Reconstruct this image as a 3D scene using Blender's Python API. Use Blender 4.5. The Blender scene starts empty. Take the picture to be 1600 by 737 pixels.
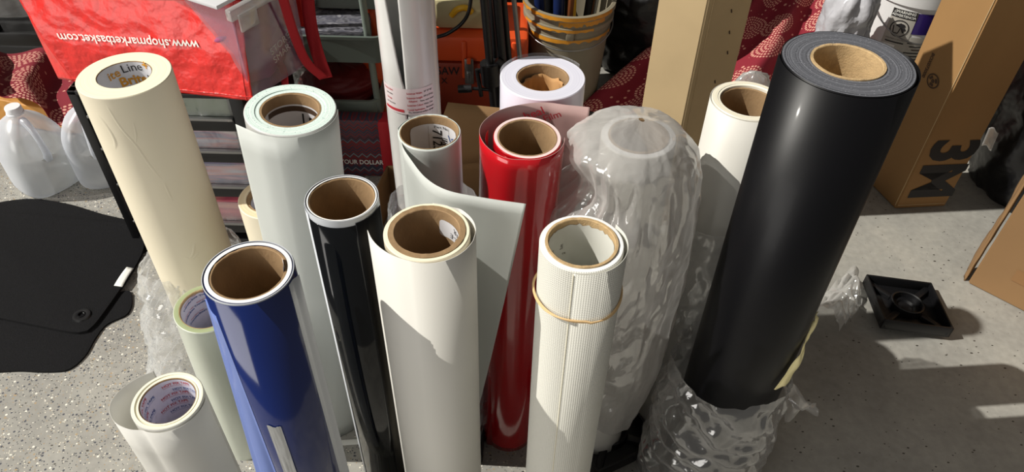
import bpy, bmesh, math, random
from mathutils import Vector, Matrix, noise
random.seed(7)
PI = math.pi
sc = bpy.context.scene
C = sc.collection

# ------------------------------------------------------------------ camera
FPX = 1155.0; PITCH = math.radians(42.8); ROLL = math.radians(1.38); CAMH = 1.338
_f = Vector((0, math.cos(PITCH), -math.sin(PITCH)))
_r0 = Vector((1, 0, 0)); _u0 = Vector((0, math.sin(PITCH), math.cos(PITCH)))
_r = _r0 * math.cos(ROLL) + _u0 * math.sin(ROLL)
_u = _u0 * math.cos(ROLL) - _r0 * math.sin(ROLL)
cd = bpy.data.cameras.new('camera'); cam = bpy.data.objects.new('camera', cd); C.objects.link(cam)
m = Matrix((_r, _u, -_f)).transposed().to_4x4(); m.translation = (0, 0, CAMH)
cam.matrix_world = m
cd.sensor_width = 36; cd.lens = 36 * FPX / 1600; cd.clip_start = 0.02
sc.camera = cam
# ------------------------------------------------------------------ light
w = bpy.data.worlds.new('world'); sc.world = w; w.use_nodes = True
bg = w.node_tree.nodes['Background']
bg.inputs[0].default_value = (0.92, 0.88, 0.82, 1); bg.inputs[1].default_value = 0.16
SUN_AZ = math.radians(6); SUN_EL = math.radians(44)
sd = bpy.data.lights.new('sun', 'SUN'); sun = bpy.data.objects.new('sun', sd); C.objects.link(sun)
sd.energy = 4.6; sd.angle = math.radians(0.5); sd.color = (1, 0.96, 0.88)
_s = Vector((-math.cos(SUN_AZ) * math.cos(SUN_EL), -math.sin(SUN_AZ) * math.cos(SUN_EL), math.sin(SUN_EL)))
sun.rotation_euler = _s.to_track_quat('Z', 'Y').to_euler()
ad = bpy.data.lights.new('garage_door_daylight', 'AREA'); ar = bpy.data.objects.new('garage_door_daylight', ad); C.objects.link(ar)
ad.shape = 'RECTANGLE'; ad.specular_factor = 0.12; ad.size = 2.6; ad.size_y = 2.0; ad.energy = 66; ad.color = (1.0, 0.965, 0.91)
ar.location = (-2.7, -1.7, 1.7)
ar.rotation_euler = (Vector(ar.location) - Vector((-0.2, 1.0, 0.4))).to_track_quat('Z', 'Y').to_euler()
sc.view_settings.view_transform = 'Standard'; sc.view_settings.look = 'None'
sc.view_settings.exposure = 0.0; sc.view_settings.gamma = 1; sc.view_settings.use_curve_mapping = False

# ------------------------------------------------------------------ survey helpers (photo pixel -> place)
def ray(x, y): return _f + _r * ((x - 800) / FPX) + _u * ((368.5 - y) / FPX)
def P(x, y, z=0.0):
    d = ray(x, y); t = (z - CAMH) / d.z; return Vector((d.x * t, d.y * t, z))
def PY(x, y, Y):
    d = ray(x, y); t = Y / d.y; return Vector((d.x * t, Y, CAMH + d.z * t))

# ------------------------------------------------------------------ object helpers
def tag(o, label=None, cat=None, group=None, kind=None):
    if label: o['label'] = label
    if cat: o['category'] = cat
    if group: o['group'] = group
    if kind: o['kind'] = kind
    return o
def thing(name, label, cat, loc=(0, 0, 0), rot=None, group=None):
    o = bpy.data.objects.new(name, None); C.objects.link(o); o.location = loc; o.empty_display_size = .05
    if rot is not None: o.rotation_euler = rot
    return tag(o, label, cat, group)
def obj(name, verts, faces, mats, parent=None, smooth=True, mi=None, uvs=None, auto=None):
    me = bpy.data.meshes.new(name); me.from_pydata([tuple(v) for v in verts], [], faces)
    if not isinstance(mats, (list, tuple)): mats = [mats]
    for mm in mats: me.materials.append(mm)
    if mi:
        for p, i in zip(me.polygons, mi): p.material_index = i
    for p in me.polygons: p.use_smooth = smooth
    if uvs:
        l = me.uv_layers.new(name='UVMap')
        for lp in me.loops: l.data[lp.index].uv = uvs[lp.vertex_index]
    me.update()
    if auto is not None and smooth: me.set_sharp_from_angle(angle=math.radians(auto))
    o = bpy.data.objects.new(name, me); C.objects.link(o)
    if parent: o.parent = parent
    return o
def from_bm(name, bm, mats, parent=None, smooth=False, auto=None):
    bm.normal_update(); bmesh.ops.recalc_face_normals(bm, faces=bm.faces)
    me = bpy.data.meshes.new(name); bm.to_mesh(me); bm.free()
    if not isinstance(mats, (list, tuple)): mats = [mats]
    for mm in mats: me.materials.append(mm)
    for p in me.polygons: p.use_smooth = smooth
    if auto is not None and smooth: me.set_sharp_from_angle(angle=math.radians(auto))
    o = bpy.data.objects.new(name, me); C.objects.link(o)
    if parent: o.parent = parent
    return o
def bm_box(bm, x0, x1, y0, y1, z0, z1, bev=0.0, seg=2, M=None):
    v = [bm.verts.new(p) for p in ((x0, y0, z0), (x1, y0, z0), (x1, y1, z0), (x0, y1, z0), (x0, y0, z1), (x1, y0, z1), (x1, y1, z1), (x0, y1, z1))]
    fs = [bm.faces.new([v[i] for i in f]) for f in ((0, 3, 2, 1), (4, 5, 6, 7), (0, 1, 5, 4), (1, 2, 6, 5), (2, 3, 7, 6), (3, 0, 4, 7))]
    es = list({e for f in fs for e in f.edges})
    vs = list(v)
    if bev > 0:
        r = bmesh.ops.bevel(bm, geom=es, offset=bev, segments=seg, affect='EDGES', profile=0.5)
        vs = list({q for f in r['faces'] for q in f.verts} | {q for q in v if q.is_valid})
    if M is not None: bmesh.ops.transform(bm, matrix=M, verts=[q for q in vs if q.is_valid])
def box(name, x0, x1, y0, y1, z0, z1, mat, parent=None, bev=0.002, M=None, seg=2):
    bm = bmesh.new(); bm_box(bm, x0, x1, y0, y1, z0, z1, bev, seg, M); return from_bm(name, bm, mat, parent, True, 40)
def add_tube(bm, pts, r, seg=10, caps=True):
    pts = [Vector(p) for p in pts]; rs = r if isinstance(r, (list, tuple)) else [r] * len(pts)
    rings = []; up = None
    for i, p in enumerate(pts):
        t = (pts[min(i + 1, len(pts) - 1)] - pts[max(i - 1, 0)]).normalized()
        if up is None: up = t.orthogonal().normalized()
        up = (up - t * up.dot(t)).normalized(); s = t.cross(up)
        rings.append([bm.verts.new(p + (up * math.cos(a) + s * math.sin(a)) * rs[i]) for a in [2 * PI * k / seg for k in range(seg)]])
    for a, b in zip(rings, rings[1:]):
        for k in range(seg): bm.faces.new((a[k], a[(k + 1) % seg], b[(k + 1) % seg], b[k]))
    if caps: bm.faces.new(rings[0][::-1]); bm.faces.new(rings[-1])
def tube(name, pts, r, mat, parent=None, seg=10):
    bm = bmesh.new(); add_tube(bm, pts, r, seg); return from_bm(name, bm, mat, parent, True, 50)
def lathe(name, prof, mats, parent=None, seg=64, mi=None, auto=35, warp=None):
    """prof: list of (r,z); closed when first==last"""
    vs = []; fs = []; mm = []; n = len(prof)
    for r, z in prof:
        for k in range(seg):
            a = 2 * PI * k / seg; v = Vector((r * math.cos(a), r * math.sin(a), z))
            vs.append(warp(v, a) if warp else v)
    for i in range(n - 1):
        for k in range(seg):
            k2 = (k + 1) % seg; fs.append((i * seg + k, i * seg + k2, (i + 1) * seg + k2, (i + 1) * seg + k)); mm.append(mi[i] if mi else 0)
    return obj(name, vs, fs, mats, parent, True, mm, None, auto)
def crv(pts, n):
    """Catmull-Rom resample of points, uniform"""
    pts = [Vector(p) for p in pts]
    if len(pts) == 2: return [pts[0].lerp(pts[1], i / (n - 1)) for i in range(n)]
    q = [pts[0] * 2 - pts[1]] + pts + [pts[-1] * 2 - pts[-2]]
    dense = []
    for i in range(len(pts) - 1):
        a, b, c, d = q[i:i + 4]
        for k in range(24):
            t = k / 24
            dense.append(0.5 * ((2 * b) + (c - a) * t + (2 * a - 5 * b + 4 * c - d) * t * t + (3 * b - a - 3 * c + d) * t ** 3))
    dense.append(pts[-1])
    L = [0]
    for a, b in zip(dense, dense[1:]): L.append(L[-1] + (b - a).length)
    out = []; j = 0
    for i in range(n):
        s = L[-1] * i / (n - 1)
        while j < len(L) - 2 and L[j + 1] < s: j += 1
        d = L[j + 1] - L[j]
        out.append(dense[j].lerp(dense[j + 1], (s - L[j]) / d if d > 0 else 0))
    return out
def grid(name, fn, nu, nv, mat, parent=None, thick=0.0, close_u=False, off=0, auto=None):
    vs = []; uv = []
    for j in range(nv):
        for i in range(nu):
            u = i / (nu - 1) if not close_u else i / nu; v = j / (nv - 1)
            vs.append(Vector(fn(u, v))); uv.append((u, v))
    fs = []
    for j in range(nv - 1):
        for i in range(nu if close_u else nu - 1):
            i2 = (i + 1) % nu; fs.append((j * nu + i, j * nu + i2, (j + 1) * nu + i2, (j + 1) * nu + i))
    o = obj(name, vs, fs, mat, parent, True, None, uv)
    if thick:
        md = o.modifiers.new('thickness', 'SOLIDIFY'); md.thickness = thick; md.offset = off
        md.material_offset = 1 if isinstance(mat, (list, tuple)) and len(mat) > 1 else 0
        if isinstance(mat, (list, tuple)) and len(mat) > 2: md.material_offset_rim = 2
    return o
def sheet(name, top, bot, z0, z1, mat, parent, thick=0.0005, nu=70, nv=30, ztop=None, fall=lambda v: v, off=0):
    """top, bot: xy paths (local); runs from z0 (bot) to z1 (top)"""
    A = crv([(p[0], p[1], 0) for p in bot], nu); B = crv([(p[0], p[1], 0) for p in top], nu)
    def fn(u, v):
        i = min(int(round(u * (nu - 1))), nu - 1); k = fall(v); p = A[i].lerp(B[i], k)
        return (p.x, p.y, z0 + (z1 - z0) * v)
    return grid(name, fn, nu, nv, mat, parent, thick, off=off)
def arc(r, a0, a1, n=24, cx=0, cy=0, r1=None):
    r1 = r if r1 is None else r1
    return [(cx + (r + (r1 - r) * i / (n - 1)) * math.cos(math.radians(a0 + (a1 - a0) * i / (n - 1))), cy + (r + (r1 - r) * i / (n - 1)) * math.sin(math.radians(a0 + (a1 - a0) * i / (n - 1)))) for i in range(n)]
def text(name, s, size, mat, parent, fn, bold=0.0, rot=0.0, squash=1.0, align='CENTER'):
    """flat letters mapped by fn(x, y) -> local point"""
    c = bpy.data.curves.new('t', 'FONT'); c.body = s; c.size = size; c.align_x = align; c.align_y = 'CENTER'; c.offset = bold * size; c.resolution_u = 3
    t = bpy.data.objects.new('t', c); C.objects.link(t)
    dg = bpy.context.evaluated_depsgraph_get(); dg.update()
    me = bpy.data.meshes.new_from_object(t.evaluated_get(dg)); bpy.data.objects.remove(t)
    bm = bmesh.new(); bm.from_mesh(me)
    bmesh.ops.triangulate(bm, faces=bm.faces)
    bmesh.ops.subdivide_edges(bm, edges=[e for e in bm.edges if e.calc_length() > size * .3], cuts=1)
    cr, sr = math.cos(rot), math.sin(rot)
    for v in bm.verts:
        x, y = v.co.x * squash, v.co.y; v.co = Vector(fn(x * cr - y * sr, x * sr + y * cr))
    bm.to_mesh(me); bm.free(); me.materials.clear(); me.materials.append(mat); me.name = name
    o = bpy.data.objects.new(name, me); C.objects.link(o); o.parent = parent
    return o
def inside(rc, z0, az=90.0):
    """map onto the inside of a tube; az = direction of the wall in degrees; reads upright from inside"""
    return lambda x, y: ((rc) * math.cos(math.radians(az) - x / rc), rc * math.sin(math.radians(az) - x / rc), z0 + y)
def outside(r, z0, az=-90.0):
    return lambda x, y: (r * math.cos(math.radians(az) + x / r), r * math.sin(math.radians(az) + x / r), z0 + y)
def patch(name, fn, wd, ht, mat, parent, rot=0.0, rnd=0.0, nx=14, ny=5):
    cr, sr = math.cos(rot), math.sin(rot)
    def g(u, v):
        x, y = (u - .5) * wd, (v - .5) * ht
        if rnd:   # pull in the corners
            dx = max(0, abs(x) - (wd / 2 - rnd)); dy = max(0, abs(y) - (ht / 2 - rnd)); d = math.hypot(dx, dy)
            if d > rnd and dx > 0 and dy > 0: x -= math.copysign(dx * (1 - rnd / d), x); y -= math.copysign(dy * (1 - rnd / d), y)
        return fn(x * cr - y * sr, x * sr + y * cr)
    return grid(name, g, nx, ny, mat, parent)

# ------------------------------------------------------------------ materials
def lin(c): return tuple((x / 255 / 12.92 if x / 255 <= .04045 else ((x / 255 + .055) / 1.055) ** 2.4) for x in c) + (1,)
def newmat(name):
    m = bpy.data.materials.new(name); m.use_nodes = True; nt = m.node_tree
    return m, nt, nt.nodes['Principled BSDF'], nt.nodes['Material Output']
def N(nt, t, **k):
    n = nt.nodes.new(t)
    for a, b in k.items(): setattr(n, a, b)
    return n
def coord(nt, kind='Object', scale=(1, 1, 1), rot=(0, 0, 0)):
    t = N(nt, 'ShaderNodeTexCoord'); mp = N(nt, 'ShaderNodeMapping'); mp.inputs['Scale'].default_value = scale; mp.inputs['Rotation'].default_value = rot
    nt.links.new(t.outputs[kind], mp.inputs[0]); return mp.outputs[0]
def ramp(nt, src, stops, interp='LINEAR'):
    r = N(nt, 'ShaderNodeValToRGB'); r.color_ramp.interpolation = interp; e = r.color_ramp.elements
    e[0].position, e[0].color = stops[0]; e[1].position, e[1].color = stops[1]
    for p, c in stops[2:]:
        x = e.new(p); x.color = c
    nt.links.new(src, r.inputs[0]); return r.outputs[0]
def bumpn(nt, bs, h, strength=.3, dist=.001):
    b = N(nt, 'ShaderNodeBump'); b.inputs['Strength'].default_value = strength; b.inputs['Distance'].default_value = dist
    nt.links.new(h, b.inputs['Height']); nt.links.new(b.outputs[0], bs.inputs['Normal']); return b
def mat(name, col, rough=.5, metal=0, coat=0, var=0.0, vs=6.0, bump=0.0, bs=200.0, bd=.001, stretch=(1, 1, 1), spec=None, trans=0.0):
    m, nt, b, o = newmat(name); c = lin(col)
    b.inputs['Roughness'].default_value = rough; b.inputs['Metallic'].default_value = metal; b.inputs['Coat Weight'].default_value = coat; b.inputs['Coat Roughness'].default_value = .08
    if spec is not None: b.inputs['Specular IOR Level'].default_value = spec
    n = N(nt, 'ShaderNodeTexNoise'); n.inputs['Scale'].default_value = vs; n.inputs['Detail'].default_value = 4
    nt.links.new(coord(nt, 'Object', stretch), n.inputs['Vector'])
    v = max(var, .02)
    col_o = ramp(nt, n.outputs[0], [(.3, tuple(x * (1 - v) for x in c[:3]) + (1,)), (.7, tuple(min(1, x * (1 + v)) for x in c[:3]) + (1,))])
    nt.links.new(col_o, b.inputs['Base Color'])
    if bump:
        n2 = N(nt, 'ShaderNodeTexNoise'); n2.inputs['Scale'].default_value = bs; n2.inputs['Detail'].default_value = 3
        nt.links.new(coord(nt, 'Object', stretch), n2.inputs['Vector']); bumpn(nt, b, n2.outputs[0], bump, bd)
    if trans:
        t = N(nt, 'ShaderNodeBsdfTranslucent'); t.inputs[0].default_value = c; mx = N(nt, 'ShaderNodeMixShader'); mx.inputs[0].default_value = trans
        nt.links.new(b.outputs[0], mx.inputs[1]); nt.links.new(t.outputs[0], mx.inputs[2]); nt.links.new(mx.outputs[0], o.inputs[0])
    return m
def ringmat(name, c1, c2, freq=900, rough=.7, cc=None, thr=(.35, .65), speck=None):
    """wound film ends: concentric rings around the object's z axis"""
    m, nt, b, o = newmat(name); b.inputs['Roughness'].default_value = rough
    t = coord(nt); ln = N(nt, 'ShaderNodeVectorMath', operation='LENGTH'); mp = N(nt, 'ShaderNodeVectorMath', operation='MULTIPLY'); mp.inputs[1].default_value = (1, 1, 0)
    nt.links.new(t, mp.inputs[0]); nt.links.new(mp.outputs[0], ln.inputs[0])
    cx = N(nt, 'ShaderNodeCombineXYZ'); nt.links.new(ln.outputs['Value'], cx.inputs[0])
    n = N(nt, 'ShaderNodeTexNoise', noise_dimensions='3D'); n.inputs['Scale'].default_value = freq; n.inputs['Detail'].default_value = 3
    nt.links.new(cx.outputs[0], n.inputs['Vector'])
    col = ramp(nt, n.outputs[0], [(thr[0], lin(c1)), (thr[1], lin(c2))])
    if speck:
        n2 = N(nt, 'ShaderNodeTexNoise'); n2.inputs['Scale'].default_value = 500; n2.inputs['Detail'].default_value = 2
        nt.links.new(coord(nt), n2.inputs['Vector'])
        f = ramp(nt, n2.outputs[0], [(.62, (0, 0, 0, 1)), (.72, (1, 1, 1, 1))])
        mx = N(nt, 'ShaderNodeMix', data_type='RGBA'); nt.links.new(f, mx.inputs[0]); nt.links.new(col, mx.inputs[6]); mx.inputs[7].default_value = lin(speck); col = mx.outputs[2]
    nt.links.new(col, b.inputs['Base Color']); bumpn(nt, b, n.outputs[0], .6, .0006)
    return m
def clear(name, tint=(235, 238, 240), base=.22, edge=.75, rough=.12, bump=.9, bs=18, haze=.5, dist=.006):
    """thin crumpled clear film"""
    m, nt, b, o = newmat(name)
    g = coord(nt, 'Object', (1, 1, .55))
    dn = N(nt, 'ShaderNodeTexNoise'); dn.inputs['Scale'].default_value = bs * .5; dn.inputs['Detail'].default_value = 3; nt.links.new(g, dn.inputs['Vector'])
    dv = N(nt, 'ShaderNodeVectorMath', operation='MULTIPLY_ADD'); dv.inputs[1].default_value = (.22,) * 3; nt.links.new(dn.outputs['Color'], dv.inputs[0]); nt.links.new(g, dv.inputs[2])
    hs = []
    for k, w_ in ((1.0, .35), (2.7, .15)):
        vv = N(nt, 'ShaderNodeTexVoronoi', feature='F1'); vv.inputs['Scale'].default_value = bs * k; nt.links.new(dv.outputs[0], vv.inputs['Vector'])
        mm_ = N(nt, 'ShaderNodeMath', operation='MULTIPLY'); mm_.inputs[1].default_value = w_; nt.links.new(vv.outputs['Distance'], mm_.inputs[0]); hs.append(mm_)
    for k, rt, st in ((1.0, (.5, .3, .4), (1, 1, .22)), (1.7, (-.7, .5, 1.1), (1, .3, .6))):
        rn = N(nt, 'ShaderNodeTexNoise'); rn.noise_type = 'RIDGED_MULTIFRACTAL'; rn.normalize = False; rn.inputs['Scale'].default_value = bs * .55 * k; rn.inputs['Detail'].default_value = 2; rn.inputs['Distortion'].default_value = .5
        nt.links.new(coord(nt, 'Object', st, rt), rn.inputs['Vector'])
        mm_ = N(nt, 'ShaderNodeMath', operation='MULTIPLY'); mm_.inputs[1].default_value = .8; nt.links.new(rn.outputs[0], mm_.inputs[0]); hs.append(mm_)
    acc = hs[0].outputs[0]
    for h in hs[1:]:
        n = N(nt, 'ShaderNodeMath', operation='ADD'); nt.links.new(acc, n.inputs[0]); nt.links.new(h.outputs[0], n.inputs[1]); acc = n.outputs[0]
    bp = N(nt, 'ShaderNodeBump'); bp.inputs['Strength'].default_value = bump; bp.inputs['Distance'].default_value = dist; nt.links.new(n.outputs[0], bp.inputs['Height'])
    gl = N(nt, 'ShaderNodeBsdfGlossy'); gl.inputs['Roughness'].default_value = rough; gl.inputs[0].default_value = (1, 1, 1, 1); nt.links.new(bp.outputs[0], gl.inputs['Normal'])
    df = N(nt, 'ShaderNodeBsdfDiffuse'); df.inputs[0].default_value = lin(tint); nt.links.new(bp.outputs[0], df.inputs['Normal'])
    tl = N(nt, 'ShaderNodeBsdfTranslucent'); tl.inputs[0].default_value = lin(tint)
    dm = N(nt, 'ShaderNodeMixShader'); dm.inputs[0].default_value = .4; nt.links.new(df.outputs[0], dm.inputs[1]); nt.links.new(tl.outputs[0], dm.inputs[2])
    gm = N(nt, 'ShaderNodeMixShader'); gm.inputs[0].default_value = 1 - haze; nt.links.new(dm.outputs[0], gm.inputs[1]); nt.links.new(gl.outputs[0], gm.inputs[2])
    tr = N(nt, 'ShaderNodeBsdfTransparent'); tr.inputs[0].default_value = lin((248, 249, 250))
    lw = N(nt, 'ShaderNodeLayerWeight'); lw.inputs[0].default_value = .35; nt.links.new(bp.outputs[0], lw.inputs['Normal'])
    mr = N(nt, 'ShaderNodeMapRange'); mr.inputs['To Min'].default_value = base; mr.inputs['To Max'].default_value = edge; nt.links.new(lw.outputs['Facing'], mr.inputs[0])
    mx = N(nt, 'ShaderNodeMixShader'); nt.links.new(mr.outputs[0], mx.inputs[0]); nt.links.new(tr.outputs[0], mx.inputs[1]); nt.links.new(gm.outputs[0], mx.inputs[2])
    nt.links.new(mx.outputs[0], o.inputs[0]); return m
def floormat():
    m, nt, b, o = newmat('flecked_concrete'); b.inputs['Roughness'].default_value = .62
    g = coord(nt)
    n = N(nt, 'ShaderNodeTexNoise'); n.inputs['Scale'].default_value = 3.2; n.inputs['Detail'].default_value = 8; n.inputs['Roughness'].default_value = .6; nt.links.new(g, n.inputs['Vector'])
    base = ramp(nt, n.outputs[0], [(.3, lin((134, 132, 127))), (.55, lin((158, 156, 149))), (.75, lin((176, 172, 162)))])
    nf = N(nt, 'ShaderNodeTexNoise'); nf.inputs['Scale'].default_value = 60; nf.inputs['Detail'].default_value = 5; nt.links.new(g, nf.inputs['Vector'])
    mx0 = N(nt, 'ShaderNodeMix', data_type='RGBA', blend_type='MULTIPLY'); mx0.inputs[0].default_value = .6; nt.links.new(base, mx0.inputs[6])
    nt.links.new(ramp(nt, nf.outputs[0], [(.3, (.72, .72, .72, 1)), (.7, (1, 1, 1, 1))]), mx0.inputs[7]); col = mx0.outputs[2]
    # where the flecked paint is still on the floor (left of the rolls)
    sx = N(nt, 'ShaderNodeSeparateXYZ'); nt.links.new(g, sx.inputs[0])
    pm = N(nt, 'ShaderNodeMapRange'); pm.inputs['From Min'].default_value = .35; pm.inputs['From Max'].default_value = -.25; nt.links.new(sx.outputs[0], pm.inputs[0])
    for sc_, thr, cols, amt in ((230, .30, ((.55, (60, 62, 66)), (.8, (215, 208, 190)), (1., (150, 132, 105))), .6), (110, .27, ((.5, (70, 72, 80)), (.75, (225, 220, 208)), (1., (160, 140, 110))), .5)):
        v = N(nt, 'ShaderNodeTexVoronoi'); v.inputs['Scale'].default_value = sc_; nt.links.new(g, v.inputs['Vector'])
        lt = N(nt, 'ShaderNodeMath', operation='LESS_THAN'); lt.inputs[1].default_value = thr; nt.links.new(v.outputs['Distance'], lt.inputs[0])
        s2 = N(nt, 'ShaderNodeSeparateColor'); nt.links.new(v.outputs['Color'], s2.inputs[0])
        gt = N(nt, 'ShaderNodeMath', operation='LESS_THAN'); gt.inputs[1].default_value = amt; nt.links.new(s2.outputs[0], gt.inputs[0])
        mu = N(nt, 'ShaderNodeMath', operation='MULTIPLY'); nt.links.new(lt.outputs[0], mu.inputs[0]); nt.links.new(gt.outputs[0], mu.inputs[1])
        mu2 = N(nt, 'ShaderNodeMath', operation='MULTIPLY'); nt.links.new(mu.outputs[0], mu2.inputs[0]); nt.links.new(pm.outputs[0], mu2.inputs[1])
        pc = ramp(nt, s2.outputs[1], [(0, lin(cols[0][1])), (cols[0][0], lin(cols[1][1])), (cols[1][0], lin(cols[2][1]))], 'CONSTANT')
        mx = N(nt, 'ShaderNodeMix', data_type='RGBA'); nt.links.new(mu2.outputs[0], mx.inputs[0]); nt.links.new(col, mx.inputs[6]); nt.links.new(pc, mx.inputs[7]); col = mx.outputs[2]
    # dark pits in the bare concrete
    v = N(nt, 'ShaderNodeTexVoronoi'); v.inputs['Scale'].default_value = 70; nt.links.new(coord(nt, 'Object', (1, 1.6, 1), (0, 0, .6)), v.inputs['Vector'])
    s2 = N(nt, 'ShaderNodeSeparateColor'); nt.links.new(v.outputs['Color'], s2.inputs[0])
    n3 = N(nt, 'ShaderNodeTexNoise'); n3.inputs['Scale'].default_value = 5; nt.links.new(g, n3.inputs['Vector'])
    t1 = N(nt, 'ShaderNodeMath', operation='MULTIPLY'); nt.links.new(s2.outputs[0], t1.inputs[0]); nt.links.new(s2.outputs[0], t1.inputs[1])
    t2 = N(nt, 'ShaderNodeMath', operation='MULTIPLY'); nt.links.new(t1.outputs[0], t2.inputs[0]); nt.links.new(n3.outputs[0], t2.inputs[1])
    t3 = N(nt, 'ShaderNodeMath', operation='MULTIPLY'); nt.links.new(t2.outputs[0], t3.inputs[0]); t3.inputs[1].default_value = .38
    lt = N(nt, 'ShaderNodeMath', operation='LESS_THAN'); nt.links.new(v.outputs['Distance'], lt.inputs[0]); nt.links.new(t3.outputs[0], lt.inputs[1])
    mx = N(nt, 'ShaderNodeMix', data_type='RGBA'); nt.links.new(lt.outputs[0], mx.inputs[0]); nt.links.new(col, mx.inputs[6]); mx.inputs[7].default_value = lin((62, 58, 52))
    nt.links.new(mx.outputs[2], b.inputs['Base Color']); bumpn(nt, b, nf.outputs[0], .35, .002)
    return m
def clothmat():
    m, nt, b, o = newmat('red_floral_cotton'); b.inputs['Roughness'].default_value = .85
    uv = coord(nt, 'UV')
    def vor(s, feat='F1'):
        v = N(nt, 'ShaderNodeTexVoronoi', feature=feat); v.inputs['Scale'].default_value = s; nt.links.new(uv, v.inputs['Vector']); return v
    big = vor(6.6); big.inputs['Randomness'].default_value = .35
    dl = N(nt, 'ShaderNodeVectorMath', operation='SUBTRACT'); nt.links.new(uv, dl.inputs[0]); nt.links.new(big.outputs['Position'], dl.inputs[1])
    wn = N(nt, 'ShaderNodeTexNoise'); wn.inputs['Scale'].default_value = 30; nt.links.new(uv, wn.inputs['Vector'])
    wo = N(nt, 'ShaderNodeVectorMath', operation='MULTIPLY_ADD'); wo.inputs[1].default_value = (.010, .010, 0); nt.links.new(wn.outputs['Color'], wo.inputs[0]); nt.links.new(dl.outputs[0], wo.inputs[2])
    sx = N(nt, 'ShaderNodeSeparateXYZ'); nt.links.new(wo.outputs[0], sx.inputs[0])
    def mth(op, *ar):
        q = N(nt, 'ShaderNodeMath', operation=op)
        for i, x in enumerate(ar):
            if isinstance(x, (int, float)): q.inputs[i].default_value = x
            else: nt.links.new(x, q.inputs[i])
        return q.outputs[0]
    r = mth('SQRT', mth('ADD', mth('MULTIPLY', sx.outputs[0], sx.outputs[0]), mth('MULTIPLY', sx.outputs[1], sx.outputs[1])))
    th = mth('ARCTAN2', sx.outputs[1], sx.outputs[0])
    ring = mth('FLOOR', mth('DIVIDE', r, .0125))
    rad = mth('ABSOLUTE', mth('SINE', mth('MULTIPLY', r, PI / .0125)))
    npet = mth('ADD', 3.0, mth('MULTIPLY', ring, 3.0))
    ang = mth('ABSOLUTE', mth('SINE', mth('ADD', mth('MULTIPLY', th, npet), mth('MULTIPLY', ring, 1.57))))
    leaf = mth('GREATER_THAN', mth('MULTIPLY', ang, rad), .52)
    inside_ = mth('LESS_THAN', r, .062)
    md = mth('MULTIPLY', leaf, inside_)
    outer = mth('GREATER_THAN', r, .068); sm2 = vor(42); spk = mth('LESS_THAN', sm2.outputs['Distance'], .22)
    class _O: pass
    mxm = _O(); mxm.outputs = [mth('MAXIMUM', md, mth('MULTIPLY', outer, spk))]
    mx = N(nt, 'ShaderNodeMix', data_type='RGBA'); nt.links.new(mxm.outputs[0], mx.inputs[0]); mx.inputs[6].default_value = lin((126, 20, 38)); mx.inputs[7].default_value = lin((206, 150, 132))
    nt.links.new(mx.outputs[2], b.inputs['Base Color']); return m
def wovenmat(name, col, freq=700, rough=.55):
    m, nt, b, o = newmat(name); b.inputs['Roughness'].default_value = rough; b.inputs['Base Color'].default_value = lin(col)
    g = coord(nt); s = N(nt, 'ShaderNodeSeparateXYZ'); nt.links.new(g, s.inputs[0])
    at = N(nt, 'ShaderNodeMath', operation='ARCTAN2'); nt.links.new(s.outputs[1], at.inputs[0]); nt.links.new(s.outputs[0], at.inputs[1])
    k = N(nt, 'ShaderNodeMath', operation='MULTIPLY'); k.inputs[1].default_value = 110; nt.links.new(at.outputs[0], k.inputs[0])
    s1 = N(nt, 'ShaderNodeMath', operation='SINE'); nt.links.new(k.outputs[0], s1.inputs[0])
    k2 = N(nt, 'ShaderNodeMath', operation='MULTIPLY'); k2.inputs[1].default_value = 2100; nt.links.new(s.outputs[2], k2.inputs[0])
    s2 = N(nt, 'ShaderNodeMath', operation='SINE'); nt.links.new(k2.outputs[0], s2.inputs[0])
    ad = N(nt, 'ShaderNodeMath', operation='MAXIMUM'); nt.links.new(s1.outputs[0], ad.inputs[0]); nt.links.new(s2.outputs[0], ad.inputs[1])
    bumpn(nt, b, ad.outputs[0], .5, .0004); return m

M = {}
M['floor'] = floormat(); M['cloth'] = clothmat()
M['wall'] = mat('grey_wall', (120, 118, 114), .9, bump=.3)
M['kraft'] = mat('kraft_core', (150, 122, 88), .85, var=.12, vs=60, bump=.4, bs=300, stretch=(1, 1, .6))
M['kraft_pale'] = mat('pale_kraft', (186, 158, 116), .85, var=.12, vs=150, bump=.6, bs=500)
M['cream'] = mat('cream_film', (220, 211, 188), .5, var=.02, bump=.25, bs=14, bd=.002)
M['cream_end'] = ringmat('cream_film_end', (250, 240, 205), (255, 250, 222), 500)
M['white'] = mat('white_vinyl', (212, 212, 210), .25, coat=.3)
M['white_soft'] = mat('soft_white_vinyl', (210, 208, 201), .5, bump=.15, bs=600, bd=.0005)
M['milky'] = mat('milky_backing', (212, 216, 212), .35, trans=.2)
M['green_end'] = ringmat('mint_white_end', (205, 228, 220), (236, 246, 242), 420, speck=(130, 165, 160))
M['white_end'] = ringmat('white_end', (232, 232, 232), (252, 252, 252), 500)
M['lav'] = mat('lavender_white_vinyl', (232, 230, 244), .35, coat=.2)
M['lav_end'] = ringmat('lavender_end', (208, 208, 224), (224, 224, 236), 300)
M['paper_label'] = mat('paper_label', (214, 214, 218), .6)
M['paper_lilac'] = mat('lilac_paper', (212, 211, 224), .6)
M['ink'] = mat('black_ink', (28, 26, 28), .6)
M['ink_brown'] = mat('brown_ink', (70, 50, 34), .7)
M['ink_orange'] = mat('orange_ink', (212, 148, 38), .6)
M['ink_red'] = mat('red_ink', (190, 50, 62), .6)
M['ink_blue'] = mat('blue_ink', (62, 92, 150), .6)
M['blue'] = mat('blue_vinyl', (14, 32, 88), .12, coat=.35)
M['blue_back'] = mat('blue_backing', (112, 134, 200), .3, trans=.2)
M['grey_liner'] = mat('grey_white_liner', (196, 200, 206), .3)
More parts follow.
